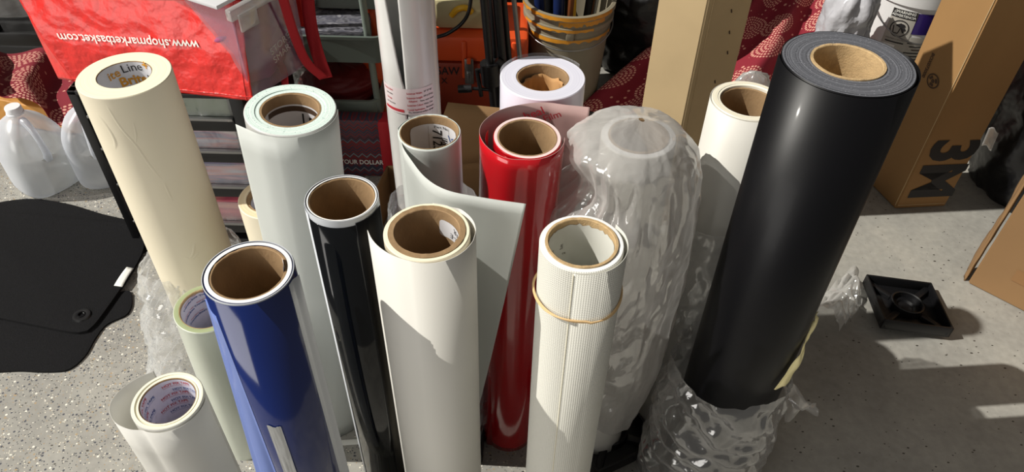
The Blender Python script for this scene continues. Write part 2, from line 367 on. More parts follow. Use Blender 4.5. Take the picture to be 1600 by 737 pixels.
M['blk_gloss'] = mat('black_gloss_vinyl', (9, 11, 14), .08, coat=.0, spec=.45)
M['blk_film'] = mat('black_film', (9, 9, 12), .40, spec=.22, coat=.02, bump=.05, bs=12, bd=.002)
M['blk_end'] = ringmat('black_film_end', (34, 36, 42), (122, 124, 132), 420, speck=(150, 152, 160), thr=(.3, .72))
M['blk'] = mat('black_plastic', (17, 17, 19), .4)
M['blk_matte'] = mat('black_matte', (24, 24, 26), .8)
M['red'] = mat('red_vinyl', (186, 14, 26), .14, coat=.7)
M['red_end'] = ringmat('red_white_end', (226, 186, 186), (244, 232, 228), 600)
M['pink_back'] = mat('pink_film_back', (222, 190, 186), .35, trans=.35)
M['text_tex'] = wovenmat('woven_white_vinyl', (214, 213, 204))
M['band'] = mat('rubber_band', (212, 178, 128), .6)
M['palegreen'] = mat('pale_green_film', (196, 202, 188), .22, coat=.4)
M['palegreen_end'] = ringmat('pale_green_end', (148, 158, 116), (176, 186, 146), 300, .35)
M['hot_film'] = mat('frosted_film', (232, 231, 226), .45, trans=.35)
M['hot_end'] = ringmat('frosted_end', (226, 222, 196), (250, 246, 230), 350)
M['card'] = mat('cardboard', (152, 116, 72), .85, var=.05, vs=9, bump=.12, bs=40, stretch=(1, 1, .5))
M['card_lt'] = mat('light_cardboard', (196, 172, 132), .85, var=.05, vs=9, bump=.15, bs=40)
M['card_dk'] = mat('brown_cardboard', (138, 106, 70), .85, var=.05, vs=8, bump=.12, bs=30)
M['tape_card'] = mat('paper_tape', (140, 104, 66), .6)
M['carpet'] = mat('black_carpet', (22, 22, 24), .98, spec=.2, var=.5, vs=500, bump=.8, bs=700, bd=.002)
M['tag_white'] = mat('white_tag', (228, 228, 222), .6)
M['clear'] = clear('crumpled_clear_plastic', base=.20, edge=.8, bs=8, dist=.010, rough=.09)
M['clear_thin'] = clear('thin_clear_plastic', base=.10, edge=.55, bs=22)
M['clear_hazy'] = clear('hazy_plastic', tint=(226, 225, 222), base=.42, edge=.9, haze=.72, bs=13)
M['bagfilm'] = clear('bag_film', tint=(240, 238, 235), base=.52, edge=.92, haze=.64, bs=16, rough=.10, dist=.010)
M['clear_box'] = clear('clear_box_plastic', tint=(196, 158, 190), base=.22, edge=.55, bump=.1, bs=5, haze=.6)
M['jug'] = clear('milk_jug_plastic', tint=(236, 240, 248), base=.42, edge=.9, rough=.25, bump=.12, bs=10, haze=.85)
M['water'] = clear('still_water', tint=(214, 214, 205), base=.5, edge=.6, rough=.1, bump=.0, bs=3, haze=.8)
M['bagred'] = mat('red_woven_bag', (222, 40, 34), .38, coat=.25, bump=.9, bs=26, bd=.008)
M['strap'] = mat('red_webbing', (176, 22, 34), .7, bump=.4, bs=300)
M['sage'] = mat('sage_grey_metal', (126, 137, 129), .45)
M['orange'] = mat('orange_case_plastic', (226, 84, 34), .45, bump=.1, bs=300)
M['orange_shaded'] = mat('shaded_orange_case', (150, 52, 26), .5)  # same orange as the lit lid, with the base's shade put into the colour
M['beige'] = mat('beige_case_plastic', (186, 176, 136), .5)
M['yellow'] = mat('yellow_plastic', (224, 172, 30), .4)
M['pail'] = mat('beige_pail', (132, 124, 106), .5, var=.06, vs=10)
M['paint'] = mat('yellow_paint', (206, 140, 40), .45, var=.15, vs=30, bump=.3, bs=60)
M['steel'] = mat('grey_steel', (150, 150, 150), .3, metal=.9)
M['silver'] = mat('silver_tape', (170, 172, 174), .28, metal=.5, bump=.5, bs=40, bd=.003)
M['pailwhite'] = mat('white_pail', (226, 226, 226), .35)
M['purple'] = mat('purple_label', (52, 34, 110), .25, coat=.3)
M['greylabel'] = mat('grey_label', (176, 172, 164), .6)
M['garbage'] = mat('black_bin_liner', (14, 14, 16), .3, bump=.8, bs=8, bd=.02)
M['darkred'] = mat('dark_red_leather', (116, 30, 32), .5, bump=.5, bs=260)
M['masking'] = mat('masking_tape', (226, 214, 160), .6, var=.08, vs=30)
M['teal'] = mat('blue_handle', (26, 40, 84), .35)
M['brown'] = mat('rusty_handle', (120, 66, 30), .6)
M['tan'] = mat('tan_kraft_bag', (196, 140, 66), .6, var=.1, vs=10, bump=.7, bs=14, bd=.01)
M['green_tag'] = mat('pale_green_print', (110, 130, 96), .6)

def stripes(name, cols, freq, chev=0.0):
    m, nt, b, o = newmat(name); b.inputs['Roughness'].default_value = .5
    g = coord(nt); s = N(nt, 'ShaderNodeSeparateXYZ'); nt.links.new(g, s.inputs[0])
    z = s.outputs[2]
    if chev:
        a = N(nt, 'ShaderNodeMath', operation='PINGPONG'); a.inputs[1].default_value = .012; nt.links.new(s.outputs[0], a.inputs[0])
        d = N(nt, 'ShaderNodeMath', operation='ADD'); nt.links.new(z, d.inputs[0]); nt.links.new(a.outputs[0], d.inputs[1]); z = d.outputs[0]
    cx = N(nt, 'ShaderNodeCombineXYZ'); nt.links.new(z, cx.inputs[2])
    n = N(nt, 'ShaderNodeTexNoise'); n.inputs['Scale'].default_value = freq; n.inputs['Detail'].default_value = 1
    if chev: nt.links.new(cx.outputs[0], n.inputs['Vector'])
    else:
        mp = N(nt, 'ShaderNodeMapping'); mp.inputs['Scale'].default_value = (.12, .12, 1); nt.links.new(g, mp.inputs[0]); nt.links.new(mp.outputs[0], n.inputs['Vector'])
    k = len(cols); nt.links.new(ramp(nt, n.outputs[0], [(.32 + .36 * i / max(1, k - 1), lin(c)) for i, c in enumerate(cols)], 'CONSTANT' if chev else 'LINEAR'), b.inputs['Base Color'])
    return m
M['yarn'] = stripes('stored_fabric_stripes', [(236, 216, 214), (190, 130, 155), (120, 126, 160), (224, 150, 145), (200, 194, 206)], 45)
M['yarn_pink'] = stripes('pink_fabric_stripes', [(226, 110, 124), (190, 84, 104), (232, 160, 148)], 40)
M['chevron'] = stripes('chevron_print', [(34, 36, 46), (120, 40, 44), (48, 56, 74), (130, 124, 126), (28, 30, 42)], 100, 1)
M['patterned'] = stripes('grey_pattern_cloth', [(60, 60, 66), (120, 120, 128), (80, 80, 92), (150, 150, 156)], 300)

# ================================================================== SETTING
def slab(name, x0, x1, y0, y1, z0, z1, m):
    o = box(name, x0, x1, y0, y1, z0, z1, m, None, 0); tag(o, kind='structure'); return o
slab('floor', -4, 4, -1.5, 4, -.05, 0, M['floor'])
slab('wall_back', -4, 4, 3.15, 3.25, 0, 2.4, M['wall'])

# ================================================================== ROLLS
def roll(name, label, px, top_z, ro, film, end, wall=.004, ri=.038, core='kraft', cat='roll', tilt=None, core_up=.0015, base=None, steps=()):
    """upright roll: film wound on a cardboard tube; origin on the floor at its axis"""
    if base is None: b = P(px[0], px[1], top_z); b.z = 0; L = top_z; rot = (0, 0, 0)
    else:
        b = P(*base); t = P(px[0], px[1], top_z); d = t - b; L = d.length; rot = Vector((0, 0, 1)).rotation_difference(d).to_euler()
    e = thing(name, label, cat, b, rot)
    rk = ri + wall
    prof = [(rk, L)]; mi = []
    for r, dz in steps: prof += [(r, L + dz * 0), (r, L + dz)]; mi += [1, 1]
    if steps: prof += [(ro - .0012, L + steps[-1][1]), (ro, L + steps[-1][1] - .0012)]
    else: prof += [(ro - .0012, L), (ro, L - .0012)]
    mi += [1, 0]
    prof += [(ro, .0), (rk, .0), (rk, L)]; mi += [0, 0, 0]
    lathe('film', prof, [film, end], e, 96, mi)
    def wob(v, a):
        if v.z > L - .01: v = v + Vector((0, 0, .0006 * noise.noise(Vector((math.cos(a) * 6, math.sin(a) * 6, 3)))))
        return v
    L2 = L + core_up
    lathe('cardboard_core', [(ri, L2 - .0008), (ri + .0008, L2), (rk - .0003, L2), (rk - .0003, 0.0), (ri, 0.0), (ri, L2 - .0008)], M[core], e, 96, None, 35, wob)
    e['L'] = L
    return e
def pathpx(pts, z, e):
    return [((P(x, y, z) - e.location).x, (P(x, y, z) - e.location).y) for x, y in pts]

# --- cream roll, left
e = roll('cream_vinyl_roll', 'wide cream roll with creased surface and printed orange and black core label', (194, 116), .762, .0665, M['cream'], M['cream_end'], wall=.0008, core_up=0)
L = e['L']
patch('core_label', inside(.0374, L - .06, 90), .232, .118, M['paper_label'], e, nx=70)
fi = inside(.0368, L - .014, 92)
text('orange_print', 'ite', .019, M['ink_orange'], e, lambda x, y: fi(x - .033, y - .001), .015, .10)
text('black_print', 'Line', .019, M['ink'], e, lambda x, y: fi(x - .005, y + .004), .0, .10)
text('orange_print', '+', .024, M['ink_orange'], e, lambda x, y: fi(x + .019, y + .0095), .02, .10)
text('orange_print', 'Brite', .021, M['ink_orange'], e, lambda x, y: fi(x - .008, y - .0165), .03, .08)
text('black_print', 'Line', .019, M['ink'], e, lambda x, y: fi(x + .031, y - .0125), .0, .08)
def crease(pts, wd, ht, e, ro):
    """raised wrinkle on the roll surface: pts are (angle deg, z)"""
    c = crv([(a * .001, z, 0) for a, z in pts], 40); vs = []; fs = []
    for i, p in enumerate(c):
        t = (c[min(i + 1, 39)] - c[max(i - 1, 0)]); tx, tz = t.x * 1000 * math.radians(1) * ro, t.y; l = math.hypot(tx, tz) or 1
        nx_, nz_ = -tz / l, tx / l; k = math.sin(PI * i / 39) ** .5
        for s, h in ((-1, -.0002), (0, ht * k), (1, -.0002)):
            a = math.radians(p.x * 1000) + s * wd * nx_ / ro; rr = ro + h
            vs.append((rr * math.cos(a), rr * math.sin(a), p.y + s * wd * nz_))
    for i in range(39):
        for k in (0, 1): a = i * 3 + k; fs.append((a, a + 1, a + 4, a + 3))
    return obj('crease', vs, fs, M['cream'], e, True)
R_ = .0665
for pts, wd, ht in (([(-92, .752), (-86, .715), (-76, .68), (-70, .645), (-62, .61)], .0024, .0011), ([(-76, .683), (-71, .70), (-69, .72)], .0018, .0009), ([(-61, .605), (-60, .585), (-59, .567)], .0022, .001),
                    ([(-112, .735), (-104, .715), (-101, .69), (-106, .672)], .003, .0012), ([(-66, .44), (-58, .452), (-52, .47)], .0028, .0013), ([(-72, .447), (-62, .44), (-50, .449)], .0022, .001)):
    crease(pts, wd, ht, e, R_)

# --- mint-ended milky roll, second from the left at the back
e = roll('milky_film_roll', 'milky white roll with speckled mint end and a loose flap at its left', (454, 171), .762, .0625, M['white'], M['green_end'], base=(523, 642), core_up=.0, steps=((.0485, .0012),))
L = e['L']
patch('core_label', inside(.0374, L - .062, 88), .14, .09, M['paper_label'], e, nx=40)
fi = inside(.0370, L - .024, 88)
patch('printed_band', lambda x, y: fi(x, y), .10, .009, M['ink_brown'], e, nx=40, rot=.0)
patch('black_print', lambda x, y: fi(x + .022, y - .018), .017, .012, M['ink'], e)
patch('black_print', lambda x, y: fi(x + .004, y - .018), .0025, .02, M['ink'], e)
flap = [(-.07, -.038), (-.045, -.050), (-.020, -.0665)] + arc(.0668, -95, 20, 20)
sheet('loose_flap', [(-.064, -.042), (-.046, -.051), (-.028, -.0595)] + arc(.0642, -97, 10, 20), [(-.048, -.043), (-.038, -.0515), (-.024, -.0595)] + arc(.0642, -97, 10, 20), .004, L - .001, M['milky'], e, .0005, 60, 20)

# --- cream roll hidden low behind it
e = roll('short_cream_roll', 'short cream roll half hidden between the black drawer unit and the milky roll', (427, 306), .56, .056, M['cream'], ringmat('tan_cream_end', (206, 186, 150), (236, 222, 190), 300), wall=.005, core_up=-.002, steps=((.05, -.001),))
patch('core_label', inside(.0374, .50, 100), .20, .10, M['paper_lilac'], e, nx=50)
for i, (dx, dy) in enumerate(((-.03, .03), (-.01, .015), (.012, .03), (-.03, 0), (0, -.012))):
    fi = inside(.0370, .50, 120); text('label_print', 'TAPE', .010, M['ink_red'] if i % 2 else M['ink_blue'], e, lambda x, y, dx=dx, dy=dy: fi(x + dx, y + dy), .01, .4)

# --- blue roll
e = roll('blue_vinyl_roll', 'glossy royal blue roll with silver tape low on its front', (388, 424), .762, .047, M['blue'], M['white_end'], wall=.0035, core_up=-.001)
L = e['L']
patch('core_label', inside(.0374, L - .012, 18), .02, .03, M['paper_label'], e, rnd=.002)
lathe('white_liner_rim', [(.0475, L + .0005), (.0483, L + .0005), (.0483, .0), (.0475, .0), (.0475, L + .0005)], M['grey_liner'], e, 96, None, 35)
oc = arc(.0488, 35, -150, 40)
sheet('blue_outer_layer', oc, oc, 0, L - .0015, M['blue'], e, .0004, 90, 3)
# backing curling away on the left, wider towards the floor
tp = arc(.0492, -128, -160, 12) + [(-.0505, -.0135)]
bt = arc(.0495, -128, -138, 6) + [(-.050, -.040), (-.068, -.042), (-.084, -.040)]
sheet('loose_backing', tp, bt, 0.0, L - .03, [M['blue_back']], e, .0004, 40, 40, fall=lambda v: v ** 1.0)
oc = arc(.0490, -18, -8, 6) + [(.0520, -.002), (.0535, .002)]
sheet('liner_edge', oc, oc, 0, L - .004, M['grey_liner'], e, .0004, 20, 14)
o = grid('silver_tape_strip', lambda u, v: ((.0505 + .0006 * noise.noise(Vector((u * 9, v * 14, 2)))) * math.cos(math.radians(-106 + 21 * u)), (.0505 + .0008 * noise.noise(Vector((u * 9, v * 14, 2)))) * math.sin(math.radians(-106 + 21 * u)), .02 + (PY(452, 664, .508).z - .02 + .0015 * math.sin(u * 9)) * v), 14, 60, M['silver'], e)

# --- black gloss roll
e = roll('black_gloss_roll', 'slim glossy black roll with white rim, between the blue roll and the big white one', (534, 309), .762, .043, M['blk_gloss'], M['white_end'], wall=.0022, core_up=-.001)
L = e['L']
oc = arc(.0437, 60, -20, 14) + arc(.0440, -24, -215, 50)
lathe('white_liner_rim', [(.0432, L + .0008), (.0440, L + .0008), (.0440, .0), (.0432, .0), (.0432, L + .0008)], M['grey_liner'], e, 96)
oc = arc(.0445, -30, -150, 50); sheet('black_outer_layer', oc, oc, 0, L - .009, M['blk_gloss'], e, .0004, 60, 3)
oc = [(.0462, -.0045)] + arc(.0455, -12, -38, 12) + arc(.0448, -42, -60, 6); sheet('loose_edge', oc, oc, 0, L - .006, M['blk_film'], e, .0005, 30, 3)
oc = arc(.0448, -142, -172, 16); sheet('clear_liner_edge', oc, oc, 0, L - .003, M['grey_liner'], e, .0003, 20, 3)

# --- 7125 roll
e = roll('thin_white_roll', 'thin white roll with number label in its core, sheet peeling off to the right', (671, 206), .762, .0425, M['milky'], M['green_end'], wall=.0022, core_up=.0005)
L = e['L']
patch('core_label', inside(.0374, L - .050, 84), .078, .075, M['paper_label'], e, rnd=.006, nx=36, ny=12)
fi = inside(.0369, L - .032, 82)
text('number_print', '7125', .019, M['ink'], e, lambda x, y: fi(x + .000, y - .008), .01, -PI / 2)
text('small_print', 'Part No.', .0065, M['ink'], e, lambda x, y: fi(x + .008, y + .015), 0, 0)
for k in range(6): patch('bar_code_line', lambda x, y, k=k: fi(x + .0115, y - .002 - .0036 * k), .009, .0022 if k % 2 else .0012, M['ink'], e, nx=6, ny=2)
patch('label_line', lambda x, y: fi(x - .0115, y - .018), .0005, .07, M['greylabel'], e, nx=2); patch('label_line', lambda x, y: fi(x + .019, y - .018), .0005, .07, M['greylabel'], e, nx=2)
text('signature', 'Jm', .02, M['ink_blue'], e, lambda x, y: fi(x + .028, y + .002), -.008, .4)
top = pathpx([(627, 214), (629, 228), (640, 246), (665, 277), (700, 297), (760, 309), (822, 318)], L, e)
top = arc(.0440, 60, 172, 20) + top
bot = arc(.0437, 60, 270, 30) + [(.012, -.046), (.022, -.050)]
sheet('peeling_sheet', top, bot, .0, L - .0005, M['milky'], e, .0005, 110, 40, fall=lambda v: max(0, v) ** .85)

# --- large white roll, middle front
e = roll('matte_white_roll', 'large matte white roll in the middle foreground with a loose outer sheet', (667, 361), .762, .050, M['cream'], M['cream_end'], wall=.0075, ri=.0375, core_up=.001)
L = e['L']
patch('core_label', inside(.0369, L - .026, 40), .044, .026, M['paper_label'], e, rnd=.005, nx=20, ny=8, rot=-.05)
fi = inside(.0365, L - .026, 40)
text('hand_writing', 'FR', .011, M['ink'], e, lambda x, y: fi(x + .006, y + .006), -.005, PI - .1)
text('hand_writing', '612-E', .011, M['ink'], e, lambda x, y: fi(x + .006, y - .006), -.005, PI - .1)
tl = pathpx([(575, 360), (580, 374), (594, 388), (612, 398)], L, e)
oc = arc(.0505, 88, 60, 5) + [(.037, .040), (.0505, .024), (.0560, .006)] + arc(.0555, -12, -106, 18, r1=.0508) + [(-.034, -.0405), (-.050, -.0285), (-.061, -.0150), (-.0685, .0)]
sheet('loose_outer_sheet', oc, oc, 0, L - .0005, M['white_soft'], e, .0006, 110, 3)

# --- red roll
e = roll('red_vinyl_roll', 'glossy red roll with a pink printed backing curled up behind it', (824, 214), .762, .046, M['red'], M['red_end'], wall=.003, core_up=.0, base=(795, 672), ri=.0375)
L = e['L']
o1 = arc(.0475, -20, -130, 20) + arc(.052, -140, -200, 14, -.004, .0)
sheet('inner_red_layer', o1, o1, 0.0, L - .004, [M['red']], e, .0004, 60, 3)
tp = arc(.0500, 0, -90, 16) + [(-.028, -.048), (-.052, -.028), (-.064, .0), (-.060, .028), (-.038, .056), (-.006, .072), (.026, .078), (.056, .074), (.088, .071)]
bt = arc(.0485, 0, -340, 60, r1=.0495)
sheet('printed_backing', tp, bt, .0, L + .002, [M['pink_back'], M['red'], M['pink_back']], e, .0006, 120, 40, fall=lambda v: min(1, max(0, (v - .05) / .8)) ** .7, off=0)
fi = lambda x, y: (.034 + x, .0752 - .002 - .35 * max(0, x) * .3, L - .012 + y)
text('backing_print', 'heal', .019, M['ink_red'], e, lambda x, y: (.010 + x, .0700, L - .012 + y), .01, .45)
text('backing_print', 'Film', .016, M['ink_red'], e, lambda x, y: (.036 + x, .0700, L - .016 + y), .01, .45)

# --- lavender-white roll at the back
e = roll('lavender_white_roll', 'thick bluish white roll with crumpled brown paper stuffed in its core, behind the red roll', (848, 120), .762, .064, M['lav'], M['lav_end'], wall=.0035, core_up=-.001, ri=.0365)
L = e['L']
def cp(u, v):
    a = 2 * PI * u; r = .0355 - .005 * abs(noise.noise(Vector((math.cos(a) * 2.2, math.sin(a) * 2.2, v * 1.5)))) * 2 - .010 * (1 - v)
    return (r * math.cos(a), r * math.sin(a), L - .075 + .058 * v + .008 * noise.noise(Vector((math.cos(a) * 1.7, math.sin(a) * 1.7, 9))))
o = grid('crumpled_paper', cp, 40, 10, mat('brown_packing_paper', (186, 142, 92), .8), None, .0006, True); o.location = e.location
tag(o, 'crumpled brown packing paper stuffed into the core of the thick bluish white roll', 'paper')
sheet('clear_wrap', arc(.0652, 30, 170, 40), arc(.0652, 30, 170, 40), .2, L + .004, M['clear_thin'], e, 0, 40, 12)

# --- woven roll with rubber band, right of the middle
e = roll('woven_white_roll', 'ribbed white roll tied with a tan rubber band, right foreground', (909, 379), .762, .0485, M['text_tex'], M['white_end'], wall=.004, core_up=.002, core='kraft_pale')
L = e['L']
lathe('inner_lining', [(.0374, L - .004), (.0376, 0), ], mat('white_lining', (208, 208, 200), .7), e, 64, None, 35, lambda v, a: v + Vector((0, 0, -.008 * abs(noise.noise(Vector((math.cos(a) * 4, math.sin(a) * 4, 1)))) if v.z > .5 else 0)))
fi = inside(.0370, L - .045, 150)
for k in range(9): patch('bar_code_line', lambda x, y, k=k: fi(x, y + .010 - .0035 * k), .010, .0022 if k % 3 else .001, M['ink'], e, nx=5, ny=2)
text('small_print', 'Lot', .006, M['ink_brown'], e, lambda x, y: fi(x + .018, y + .008), 0, PI / 2); text('small_print', 'ca', .006, M['ink_brown'], e, lambda x, y: fi(x + .022, y - .004), 0, 0)
oc = [(.0420, .034), (.0500, .020)] + arc(.0535, 10, -60, 12, .0, .0, .0505) + arc(.0500, -66, -103, 12)
sheet('outer_layer', oc, oc, 0, L - .001, M['text_tex'], e, .0006, 60, 3)
tube('seam', [(.0502 * math.cos(math.radians(-103 + .0 * t)), .0502 * math.sin(math.radians(-103)), t) for t in (.0, .25, .5, L - .003)], .0007, mat('beige_seam', (214, 208, 186), .6), e, 6)
bz = PY(901, 502, e.location.y - .052).z
def bandz(a): return bz + .0025 * math.sin(a * 2 + .6)
bm = bmesh.new()
for dz, rr in ((0, .0522), (.0022, .0526)):
    pts = []
    for k in range(73):
        a = 2 * PI * k / 72; x, y = math.cos(a), math.sin(a)
        r = rr + (.002 if -80 < math.degrees(math.atan2(y, x)) < 30 else .0) + .0003 * math.sin(5 * a)
        pts.append((r * x, r * y, bandz(a) + dz * math.sin(3 * a)))
    add_tube(bm, pts, .0013, 6, False)
o = from_bm('rubber_band', bm, M['band'], None, True); o.location = e.location
tag(o, 'tan rubber band around the ribbed white roll', 'rubber band')

# --- white roll at the right back
e = roll('plain_white_roll', 'off-white roll with a vertical slit, partly hidden behind the big black roll', (1170, 157), .762, .053, mat('offwhite_film', (214, 210, 198), .4, bump=.15, bs=12, bd=.003), ringmat('offwhite_end', (212, 202, 172), (250, 248, 236), 420), wall=.003, core_up=-.003, steps=((.0445, .001),))
L = e['L']
oc = arc(.0545, 110, 280, 50); sheet('outer_layer', oc, oc, 0, L - .001, M['white_soft'], e, .0006, 80, 3)
tp = arc(.0548, -76, -40, 10); bt = arc(.0548, -80, -40, 10)
sheet('edge_strip', tp, bt, 0, L - .003, M['white_soft'], e, .0006, 24, 3)

# --- big black roll
BK = P(1325, 97, .914)
e = roll('big_black_roll', 'thick tall black roll with grey layered end and pale cardboard core, right foreground', (1325, 97), .914, .0745, M['blk_film'], M['blk_end'], wall=.004, core='kraft_pale', core_up=.0015)
L = e['L']
bigblack = e
oc = arc(.0750, 150, 20, 30, r1=.0775) + arc(.0800, 10, -38, 14, r1=.0775) + arc(.0762, -46, -205, 34)
sheet('outer_layer', oc, oc, .0, L - .001, M['blk_film'], e, .0006, 110, 3)
def tp_(u, v):
    a = math.radians(-24 - 30 * (1 - v) ** .8 + (u - .5) * (7 + 16 * (1 - v))); r = .0815 + .007 * math.sin(PI * u) * (1 - v) + .006 * noise.noise(Vector((u * 3, v * 4, 1)))
    z = .385 + .115 * v + .018 * u + .006 * noise.noise(Vector((u * 5, v * 2, 9)))
    return (r * math.cos(a), r * math.sin(a), z)
grid('masking_tape_flap', lambda u, v: tp_(u, v), 12, 24, M['masking'], e, .0006)

# --- tall slit roll at the back
T0 = PY(641, 100, 1.05); 
e = thing('tall_white_roll', 'tall white tube slit open at the top with a small red and black printed label', 'roll', (T0.x, 1.05, 0))
zslit = PY(627, 138, 1.0).z
def tall(u, v):
    z = 1.22 * v; k = max(0, (z - zslit)) / .55
    a0 = math.radians(-98 - 62 * k ** .8 if k > 0 else -97); a1 = math.radians(-95 + 360)
    a1 = math.radians(-94)
    # from right lip (a1) anticlockwise round the back to the left lip (a0)
    a = a1 + u * ((a0 + 2 * PI) - a1)
    r = .0440 + .002 * k * (u ** 3) + .0006 * noise.noise(Vector((z * 30, u * 2, 0)))
    if u > .995 or u < .005: a += .012 * noise.noise(Vector((z * 60, u, 4)))
    return (r * math.cos(a), r * math.sin(a), z)
grid('white_tube', tall, 90, 120, M['white'], e, .0018)
lb = outside(.0462, .655, -97)
zl = PY(650, 162, 1.0).z
lb = outside(.0460, zl, -95)
patch('printed_label', lb, .096, .047, mat('pinkish_label', (226, 214, 216), .5), e, rnd=.002, nx=50)
lb = outside(.0464, zl, -95)
for (x, y, s, t, k) in ((.013, .014, .0045, 'Substrate Width:', 'r'), (.013, .0065, .0045, 'Substrate Length:', 'r'), (.010, .001, .0045, 'Adhesive:', 'r'), (.013, -.006, .0045, 'Substrate Colors:', 'r'), (.014, -.0135, .0045, 'Typical Application:', 'r'),
                        (.034, .015, .004, '24" 30" 48"', 'k'), (.034, .0075, .004, '100 yd (91m)', 'k'), (.032, .0005, .004, 'Perm, water based', 'k'), (.034, -.006, .004, 'White, Clear', 'k'), (.036, -.0125, .004, 'Illuminated', 'k'), (.022, -.018, .004, 'film, non-porous surface, signage', 'k'),
                        (-.030, .016, .0045, 'Product Ident', 'r'), (-.028, .009, .004, 'Instruction', 'k'), (-.029, .001, .0045, 'Storage', 'r'), (-.027, -.006, .004, 'cool dry store', 'k')):
    text('red_print' if k == 'r' else 'black_print', t, s, M['ink_red'] if k == 'r' else M['ink'], e, lambda px, py, x=x, y=y: lb(px * .82 + x * 1.09, py * 1.08 + y * 1.09), .015)
patch('red_bar', lambda x, y: lb(x - .024, y - .0175), .038, .005, M['ink_red'], e, nx=24)

# --- pale green film roll
e = roll('pale_green_roll', 'short pale green film roll with blue print inside its core, left of the blue roll', (321, 481), .45, .048, M['palegreen'], M['palegreen_end'], wall=.0018, core='kraft_pale', core_up=.0, base=(388, 686))
L = e['L']
patch('core_label', inside(.0374, L - .062, 90), .232, .115, M['paper_lilac'], e, nx=60)
for i, (dx, dy) in enumerate(((.0, -.008), (-.035, -.014), (.034, -.014), (-.012, -.028), (.024, -.032), (-.045, -.038), (.002, -.048), (.036, -.050), (-.03, -.056))):
    fi = inside(.0369, L, 100); text('blue_print', 'TransferRite', .0065, M['ink_blue'], e, lambda x, y, dx=dx, dy=dy: fi(x + dx, y + dy), .02, .25)
    fi = inside(.0369, L, 100); text('red_print', 'Application Tape', .004, M['ink_red'], e, lambda x, y, dx=dx, dy=dy: fi(x + dx + .002, y + dy + .006), .0, .25)

# --- hot fix tape roll
e = roll('frosted_tape_roll', 'short frosted white roll with printed red and blue core lining, bottom left', (262, 625), .44, .0495, M['hot_film'], M['hot_end'], wall=.0012, core_up=.0, steps=((.0415, -.0015), (.0445, .001)))
L = e['L']
patch('core_label', inside(.0374, L - .062, 90), .232, .12, M['paper_lilac'], e, nx=60)
fi = inside(.0368, L, 92)
row = 0
for j in range(6):
    for i in range(-1, 2):
        col = 'ink_red' if j % 2 == 0 else 'ink_blue'
        text('red_print' if j % 2 == 0 else 'blue_print', 'HOT FIX TAPE', .0072, M[col], e, lambda x, y, i=i, j=j: fi(x * .92 + i * .068 + (.014 if j % 2 else -.002) - .004 * j, y - .010 - .0115 * j), .015, .12)
        patch('print_underline', lambda x, y, i=i, j=j: fi(x + i * .068 + (.014 if j % 2 else -.002) - .004 * j, y - .0145 - .0115 * j), .042, .0005, M[col], e, nx=8, ny=2, rot=.12)
tl = pathpx([(177, 640), (176, 620), (186, 595), (205, 578), (216, 566)], L + .0, e)
# sheet: from free end behind-left, round the left, tangent to the roll front
oc = [(-.040, .052), (-.058, .040), (-.076, .018), (-.080, -.010), (-.064, -.034), (-.040, -.046)] + arc(.0515, -112, 10, 20)
sheet('loose_outer_sheet', oc, [(p[0] * .9, p[1] * .95) for p in oc[:6]] + oc[6:], 0, L - .003, M['hot_film'], e, .0004, 90, 8)

# ================================================================== CRUMPLED PLASTIC
def crumple(name, label, cat, loc, prof, material, amp=.012, fr=9, ang=None, nu=120, nv=80, seed=0, closed_top=False, folds=0.0, foldn=22, parent=None, tw=0.0):
    """loose plastic skin round a roll; prof: (z, r) list bottom to top; ang(a, z) scales the radius"""
    pr = crv([(r, z, 0) for z, r in prof], nv)
    def fn(u, v):
        a = 2 * PI * u; p = pr[min(int(round(v * (nv - 1))), nv - 1)]; r, z = p.x, p.y
        if ang: r *= ang(a, z)
        q = Vector((math.cos(a) * fr * .1, math.sin(a) * fr * .1, z * fr)) + Vector((seed, seed * 2, 0))
        k = noise.noise(q * 1.0) * .6 + (abs(noise.noise(q * 2.3)) * -1.0 + .3) * .8 + (abs(noise.noise(q * 5.1)) * -1 + .25) * .45
        rr = max(.002, r + amp * k * min(1, r / .03) + folds * math.sin(foldn * z * 10 + 4 * noise.noise(q) + tw * math.cos(a)))
        return (rr * math.cos(a), rr * math.sin(a), max(.0015, z + amp * .4 * noise.noise(q + Vector((7, 3, 1)))))
    o = grid(name, fn, nu, nv, material, parent, 0, True); o.location = loc
    if label: tag(o, label, cat)
    return o
